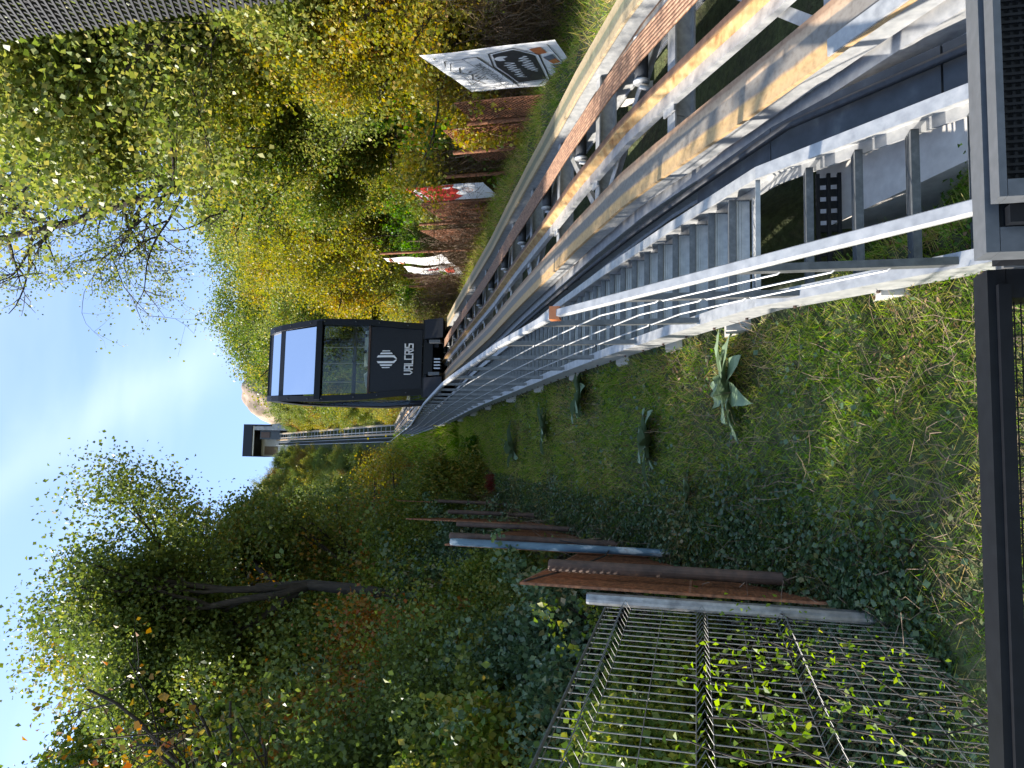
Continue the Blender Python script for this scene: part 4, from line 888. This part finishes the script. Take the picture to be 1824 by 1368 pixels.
lattice('rusty_mesh_panel', -1.25, 12.2, -1.6, 16.6, 4.9, 2.0, .08, .009, M['rust'], 'rusty mesh fence panel, third up the left fence')
lattice('rusty_mesh_panel', -1.3, 16.8, -1.7, 22, 7.0, 4.0, .09, .01, M['rust'], 'rusty mesh fence panel, farthest one up the left fence')
# sagging tie cable over the left fence
o = MB().tube([(-1.0, 5.6, 1.27), (-.98, 6.2, 1.0), (-1.0, 7.2, .85), (-1.05, 8.2, .9), (-1.1, 9.0, 1.6)], .008, 5).obj('slack_cable', M['rubber']); tag(o, 'thin black cable looped across the rusty panel and posts', 'cable')
# welded wire panel with V folds (near left)
wp = empty('wire_fence_panel', (-1.08, 5.15, .60), 'welded wire fence panel with V folds, overgrown by a vine', 'fence panel')
PX0, PY0, PX1, PY1 = -1.06, 5.15, -1.19, 2.80; Lp = math.hypot(PX1-PX0, PY1-PY0); dp = Vector((PX1-PX0, PY1-PY0, 0))/Lp; npv = Vector((dp.y, -dp.x, 0))
if npv.x < 0: npv = -npv
zz = [0, -.10, -.135, -.17, -.60, -.635, -.67, -1.10, -1.135, -1.17, -1.62, -1.85]; oo = [0, 0, .035, 0, 0, .035, 0, 0, .035, 0, 0, 0]
wv = MB().tube([npv*(o_*1.7)+Vector((0, 0, z_)) for z_, o_ in zip(zz, oo)], .0030, 5, cap=False).mesh('vertical_wire', M['wire'])
for i in range(25):
    o = link('vertical_wire', wv, wp); o.location = dp*(i*.0975)+Vector((.02, 0, 0))
for z_, o_ in [(-.02, 0), (-.10, 0), (-.17, 0), (-.38, 0), (-.60, 0), (-.67, 0), (-.88, 0), (-1.10, 0), (-1.17, 0), (-1.4, 0), (-1.62, 0), (-1.8, 0)]:
    MB().tube([Vector((.02, 0, z_))+npv*(o_-.006), Vector((.02, 0, z_))+npv*(o_-.006)+dp*(47*.05)], .0026, 5).obj('horizontal_wire', M['wire'], wp)
MB().tube([Vector((.02, 0, 0)), Vector((.02, 0, 0))+dp*2.36, Vector((.02, 0, -.03))+dp*2.39, Vector((.02, 0, -1.85))+dp*2.39], .008, 6).obj('edge_bar', M['galv_post'], wp)
for f in (.55, 1.3, 2.0):
    pass
# vine on the panel
vn = empty('climbing_vine', (-1.1, 3.9, -1.2), 'bright green vine climbing over the welded wire panel', 'vine'); mb = MB(); LP = []
r = random.Random(5)
for s in range(11):
    t = r.uniform(.15, .98); p = Vector((-1.08, 5.15, -1.3))+dp*(t*Lp); pts = [p]; vv = Vector((0, r.uniform(-.3, .3), 1))
    for i in range(9):
        vv = (vv+Vector((r.uniform(-.2, .2), r.uniform(-.7, .7), r.uniform(-.3, .5)))).normalized(); pp = pts[-1]+vv*.16
        pp.x = -1.06-.045*(5.15-pp.y)+r.uniform(-.02, .07); pp.z = min(pp.z, .35 if t > .5 else -.1)
        pts.append(pp)
        for j in range(7 if i > 2 else 2): LP.append(tuple(pp+Vector((r.uniform(-.05, .09), r.uniform(-.11, .11), r.uniform(-.09, .09)))))
    mb.tube([q-Vector(vn.location) for q in pts], .004, 4, cap=False)
mb.obj('stem', M['bark'], vn)
V, F = leaf_quads(np.array(LP)-np.array(vn.location), .036, np.random.default_rng(3), asp=.30); link('leaves', np_mesh('leaves', V, F, M['vine']), vn)
e = place_shrub('red', -1.0, 21.5, .42, 'red-leaved creeper mound at the foot of the left fence', None, .8)
place_shrub('green', -1.35, 20.0, 1.1, 'rounded bright green bush growing over the left fence', None, 1.5)
place_shrub('red', -.85, 18.4, .26, 'smallest red creeper patch low beside the left fence', None, .8)
place_shrub('fern', -.2, 21.5, .6, 'pale green leafy clump on the slope beside the stairs', None, .6)

# ------------------------------------------------------------------ right fence and banners
GP = 'rusty posts of the right-hand fence'
pr = [(6.35, 8.7, 1.95), (6.5, 13.7, 4.48), (6.5, 15.05, 5.22), (6.5, 16.4, 5.88), (6.58, 18.35, 7.0), (6.6, 20.2, 8.0), (6.6, 23.1, 10.55), (6.62, 25.3, 10.3), (6.65, 28.4, 11.6), (6.65, 31, 12.4), (6.7, 34, 13.7)]
pw = ['lowest, right below the white banner', 'first above the white banner', 'second above the white banner', 'beside the red banner, downhill side', 'beside the red banner, uphill side, sunlit golden', 'first above the red banner', 'holding the grey double banner', 'fourth from the far end', 'third from the far end', 'second from the far end', 'farthest']
for i, (x, y, z) in enumerate(pr):
    post('fence_post', x, y, z, .045, M['rust'], 'rusty post of the right-hand fence, '+pw[i], GP)
for i, (xa, ya, xb, yb, zt) in enumerate(((6.35, 12.5, 6.75, 14.9, 4.35), (6.5, 13.9, 6.8, 16.3, 5.05), (6.6, 18.4, 6.8, 20.6, 7.35), (6.6, 20.8, 6.9, 23.4, 8.2), (6.7, 26.5, 6.9, 29.5, 11.2))):
    lattice('rusty_mesh_panel', xa, ya, xb, yb, zt, gz(xa, ya)-.1, .10, .016, M['rust'], 'rusty mesh panel of the right-hand fence '+['just above the white banner', 'downhill of the red banner', 'just above the red banner', 'below the grey double banner', 'beyond the grey double banner'][i])
def banner(name, x0, y0, x1, y1, zt, H, m, label, rip=.02, nu=26, nv=20, seed=1, slack=0):
    # near edge (x0,y0), far edge (x1,y1); local frame u: far -> near, v: up
    e = empty(name, (x1, y1, zt-H), label, 'banner'); Lh = math.hypot(x1-x0, y1-y0); u = Vector((x0-x1, y0-y1, 0))/Lh; nrm = u.cross(Vector((0, 0, 1)))
    R = random.Random(seed); a, b, c = R.uniform(0, 6), R.uniform(0, 6), R.uniform(0, 6)
    def P(s, t): 
        w = rip*(math.sin(5*s+3*t+a)+.6*math.sin(9*t-4*s+b)+.4*math.sin(17*s+c))+slack*math.sin(math.pi*t)
        return u*(s*Lh)+Vector((0, 0, t*H))+nrm*w
    mb = MB(); vs = [P(i/nu, j/nv) for j in range(nv+1) for i in range(nu+1)]
    mb.add(vs, [(j*(nu+1)+i, j*(nu+1)+i+1, (j+1)*(nu+1)+i+1, (j+1)*(nu+1)+i) for j in range(nv) for i in range(nu)])
    mb.obj('cloth', m, e, smooth=True)
    def shape(name, polys, mm, lift=.006):
        mb = MB(); k = 0
        for pl in polys:
            k += 1; n_ = len(pl)
            # subdivide as fan on the cloth
            cx = sum(p[0] for p in pl)/n_; cy = sum(p[1] for p in pl)/n_; l2 = lift+.0006*(k % 5)
            vs = [P(cx, cy)+nrm*l2]; 
            for i_ in range(n_):
                p0 = pl[i_]; p1 = pl[(i_+1) % n_]
                for tt in (0, .25, .5, .75): vs.append(P(p0[0]+(p1[0]-p0[0])*tt, p0[1]+(p1[1]-p0[1])*tt)+nrm*l2)
            mm_ = len(vs)-1; mb.add(vs, [(0, 1+i_, 1+(i_+1) % mm_) for i_ in range(mm_)])
        mb.obj(name, mm, e)
    def line(pl, t): 
        out = []
        for qd in stroke_quads([(a_*Lh, b_*H) for a_, b_ in pl], t): out.append([(p[0]/Lh, p[1]/H) for p in qd])
        return out
    return e, shape, line, Lh, H
e, shp, ln, Lh, H = banner('hotel_banner', 5.80, 9.85, 6.52, 12.5, 4.0, 2.05, M['white'], 'large white banner with a black hexagonal badge beside the right girder', .009)
shp('badge', [[(.17, .52), (.60, .56), (.86, .50), (.90, .33), (.72, .22), (.20, .27)]], M['print'], .006)
shp('badge_line', ln([(.15, .54), (.60, .585), (.89, .52), (.94, .32), (.74, .185), (.18, .245), (.15, .54)], .022), M['print'], .008)
shp('ribbon', [[(.06, .55), (.86, .62), (.87, .73), (.05, .66)]], M['white'], .012)
shp('ribbon_line', ln([(.06, .55), (.86, .62), (.87, .73), (.05, .66), (.06, .55)], .008), M['print'], .016)
s2, wd2 = strokes('TRADITIONAL', .10, .3); kk = .52*Lh/wd2; pl_ = []
for pl in s2:
    for qd in stroke_quads(pl, .012): pl_.append([((a*kk/Lh)+.22, (b/H)+.61+.075*(a*kk/Lh)) for a, b in qd])
shp('ribbon_lettering', pl_, M['print'], .018)
r = random.Random(9)
def scrawl(x0, y0, w_, h_, n, t):
    pts = [(x0+w_*i/n, y0+(h_ if i % 2 else 0)*r.uniform(.6, 1.0)+.01*r.uniform(-1, 1)) for i in range(n+1)]; return ln(pts, t)
shp('script_lettering', scrawl(.30, .42, .36, .075, 15, .032)+scrawl(.40, .29, .36, .075, 15, .032), M['whitep'], .012)
shp('seal', [[(.76+.05*math.cos(a), .46+.06*math.sin(a)) for a in np.linspace(0, 6.28, 13)[:-1]]], M['whitep'], .013)
shp('crest_outline', ln([(.10, .68), (.08, .80), (.22, .92), (.42, .90), (.62, .93), (.78, .86), (.80, .75)], .010)+ln([(.13, .70), (.12, .79), (.24, .89), (.42, .87), (.60, .90)], .008)+ln([(.84, .74), (.84, .88), (.72, .93)], .014), M['print'], .009)
shp('crest_scene', scrawl(.28, .72, .34, .05, 13, .014)+scrawl(.32, .77, .26, .06, 9, .022)+ln([(.2, .8), (.34, .86), (.44, .82), (.55, .88), (.66, .84)], .02), M['print'], .010)
for pl in ([(.74, .20), (.88, .22), (.90, .13), (.76, .12)], [(.52, .13), (.66, .17), (.68, .09), (.55, .07)]): shp('orange_picture', [pl], M['orangep'], .007)
for pl in ([(.60, .15), (.68, .17), (.72, .09), (.64, .08)], [(.36, .13), (.50, .15), (.50, .06), (.38, .05)], [(.14, .11), (.32, .13), (.34, .05), (.18, .03), (.10, .05)]): shp('dark_picture', [pl], M['bluegrey'], .009)
shp('rule_line', ln([(.05, .03), (.95, .07)], .010), M['print'], .008)
e, shp, ln, Lh, H = banner('red_white_banner', 6.33, 16.5, 6.5, 18.0, 7.0, 2.05, M['white'], 'narrow banner, red above and white below, hanging on the right-hand fence', .01, seed=2)
shp('red_field', [[(.02, .60), (.0, .99), (.5, .99), (1.0, .99), (.99, .36), (.82, .43), (.62, .38), (.45, .47), (.28, .41)]], M['redp'], .006)
shp('text_strip', [[(.12, .88), (.88, .88), (.88, .95), (.12, .95)]], M['whitep'], .012)
shp('lettering', scrawl(.15, .895, .70, .035, 26, .010), M['redp'], .016)
shp('white_lines', ln([(.04, .82), (.9, .84)], .02)+ln([(.10, .76), (.70, .78), (.95, .70)], .02)+ln([(.10, .70), (.4, .72)], .014), M['whitep'], .012)
shp('crest_drawing', ln([(.62+.12*math.cos(a), .28+.06*math.sin(a)) for a in np.linspace(0, 6.28, 11)], .012)+scrawl(.45, .26, .35, .05, 8, .010), M['orangep'], .008)
e, shp, ln, Lh, H = banner('grey_banner', 6.52, 23.3, 6.6, 24.7, 10.55, 2.1, M['white'], 'creased pale banner hung on the post, left half of the far pair', .05, seed=3)
shp('band', [[(0, .88), (1, .88), (1, .92), (0, .92)]], M['orangep'], .03)
e, shp, ln, Lh, H = banner('grey_banner', 6.55, 24.8, 6.62, 26.4, 10.4, 1.85, M['white'], 'pale banner with dark and red print, uphill half of the far pair', .05, seed=4)
shp('print_blocks', [[(.5, .35), (.8, .35), (.8, .55), (.5, .55)], [(.3, .12), (.6, .12), (.55, .3), (.25, .3)]], M['redp'], .03)
shp('print_blocks', [[(.3, .58), (.6, .6), (.6, .75), (.35, .7)], [(.6, .1), (.9, .15), (.85, .3)]], M['bluegrey'], .034)
e, shp, ln, Lh, H = banner('white_strip_banner', -1.22, 25.5, -1.3, 26.3, gz(-1.2, 26)+1.7, .9, M['white'], 'small white rag of banner far up the left fence', .03, seed=6)

# ------------------------------------------------------------------ lower platform, gates and the screen
o = MB().box((-3, -3, -1.86), (6, 1.2, -1.80)).obj('station_platform', M['grey_paint']); tag(o, 'grey metal deck of the lower station behind the gate', 'platform'); o['kind'] = 'structure'; del o['category']
g1 = empty('black_barrier', (0, 1.65, -.55), 'black steel barrier frame with wire mesh infill along the lower edge of the view', 'barrier')
def gp(mb, name, m, par): o = mb.obj(name, m, par); inv(o); return o
gp(MB().box((-1.6, 1.615, -.588), (.372, 1.69, -.556)), 'top_rail', M['black'], g1)
gp(MB().box((-1.6, 1.600, -.592), (.340, 1.614, -.570)), 'inner_lip', M['black'], g1)
gp(MB().box((.315, 1.615, -1.8), (.372, 1.69, -.589)), 'end_post', M['black'], g1)
gp(MB().box((-1.6, 1.615, -1.8), (-1.54, 1.69, -.589)), 'end_post', M['black'], g1)
gp(MB().box((-1.539, 1.615, -1.75), (.314, 1.69, -1.68)), 'bottom_rail', M['black'], g1)
wm = MB(); x = -1.53
while x < .315: wm.box((x, 1.650, -1.68), (x+.0022, 1.6522, -.589)); x += .024
z = -1.66
while z < -.592: wm.box((-1.539, 1.6526, z), (.314, 1.6548, z+.0022)); z += .012
gp(wm, 'wire_mesh', M['black'], g1)['kind'] = 'stuff'
g2 = empty('grey_gate', (.4, 1.5, -.5), 'grey steel gate with a perforated sheet at the lower right of the stairs', 'gate')
def tubeframe(par, x0, x1, y0, y1, zt, zb, hw, m, names=('top_rail', 'frame_post', 'frame_post', 'bottom_rail')):
    gp(MB().box((x0, y0, zt-hw), (x1, y1, zt)), names[0], m, par); gp(MB().box((x0, y0, zb+hw), (x0+.045, y1, zt-hw-.001)), names[1], m, par)
    gp(MB().box((x1-.045, y0, zb+hw), (x1, y1, zt-hw-.001)), names[2], m, par); gp(MB().box((x0, y0, zb), (x1, y1, zb+hw-.001)), names[3], m, par)
tubeframe(g2, .366, 1.45, 1.452, 1.512, -.500, -1.78, .022, M['grey_paint'])
gp(MB().box((.410, 1.455, -.600), (1.40, 1.505, -.524)), 'rail_shade_strip', M['black'], g2)  # black strip stands in for the shaded front under the top rail
gp(MB().box((.445, 1.385, -.512), (1.45, 1.425, -.500)), 'inner_rail', M['grey_paint'], g2)
gp(MB().box((.445, 1.385, -1.6), (.475, 1.425, -.513)), 'inner_post', M['grey_paint'], g2)
gp(MB().box((.412, 1.426, -1.7), (.444, 1.451, -.53)), 'gap_filler', M['black'], g2)
gp(MB().box((.476, 1.395, -.60), (1.45, 1.400, -.513)), 'mesh_lip', M['black'], g2) if False else None
pm = MB(); x = .476
while x < 1.45: pm.box((x, 1.400, -1.6), (x+.0048, 1.4035, -.513)); x += .0135
z = -1.59
while z < -.515: pm.box((.476, 1.4037, z), (1.45, 1.4070, z+.0048)); z += .0135
gp(pm, 'perforated_sheet', M['black'], g2)['kind'] = 'stuff'
gp(MB().box((.375, 1.52, -.64), (.40, 1.60, -.56)), 'latch', M['black'], g2)
gp(MB().box((.372, 1.60, -1.8), (.41, 1.64, -.58)), 'latch_post', M['alu'], g2)
# expanded metal screen at the upper right
sc_ = empty('expanded_metal_screen', (2.0, 2.8, 1.7), 'dark expanded metal screen at the upper right corner of the view', 'screen')
mb = MB(); pitch = .075; ang = 1.9
y0, y1, z0, z1 = .3, 2.80, 1.72, 4.6; Lh = y1-y0; H = z1-z0; n_ = int((Lh+H/ang)/(pitch))+2
for i in range(-n_, n_+1):
    for sg in (1, -1):
        ua = i*pitch; ub = ua+sg*H*ang; t0, t1 = 0., 1.
        ta = (0-ua)/(ub-ua); tb = (Lh-ua)/(ub-ua); lo, hi = min(ta, tb), max(ta, tb); t0 = max(0, lo); t1 = min(1, hi)
        if t1-t0 > .004: mb.bar((1.975+.003*sg, y1-(ua+(ub-ua)*t0), z0+H*t0), (1.975+.003*sg, y1-(ua+(ub-ua)*t1), z0+H*t1), .008, .010)
for i in range(-80, 80):
    for sg in (1, -1):
        ua = i*pitch; ub = ua+sg*H*ang
        if abs(i) > n_:
            ta = (0-ua)/(ub-ua); tb = (Lh-ua)/(ub-ua); lo, hi = min(ta, tb), max(ta, tb); t0 = max(0, lo); t1 = min(1, hi)
            if t1-t0 > .004: mb.bar((1.975+.003*sg, y1-(ua+(ub-ua)*t0), z0+H*t0), (1.975+.003*sg, y1-(ua+(ub-ua)*t1), z0+H*t1), .008, .010)
gp(mb, 'mesh_infill', M['slate'], sc_)['kind'] = 'stuff'
for z in (1.74, 2.95, 4.2): gp(MB().box((1.99, .3, z), (2.03, 2.77, z+.06)), 'horizontal_rib', M['black'], sc_)
gp(MB().box((1.99, .26, -1.8), (2.05, .32, 4.6)), 'support_post', M['black'], sc_)
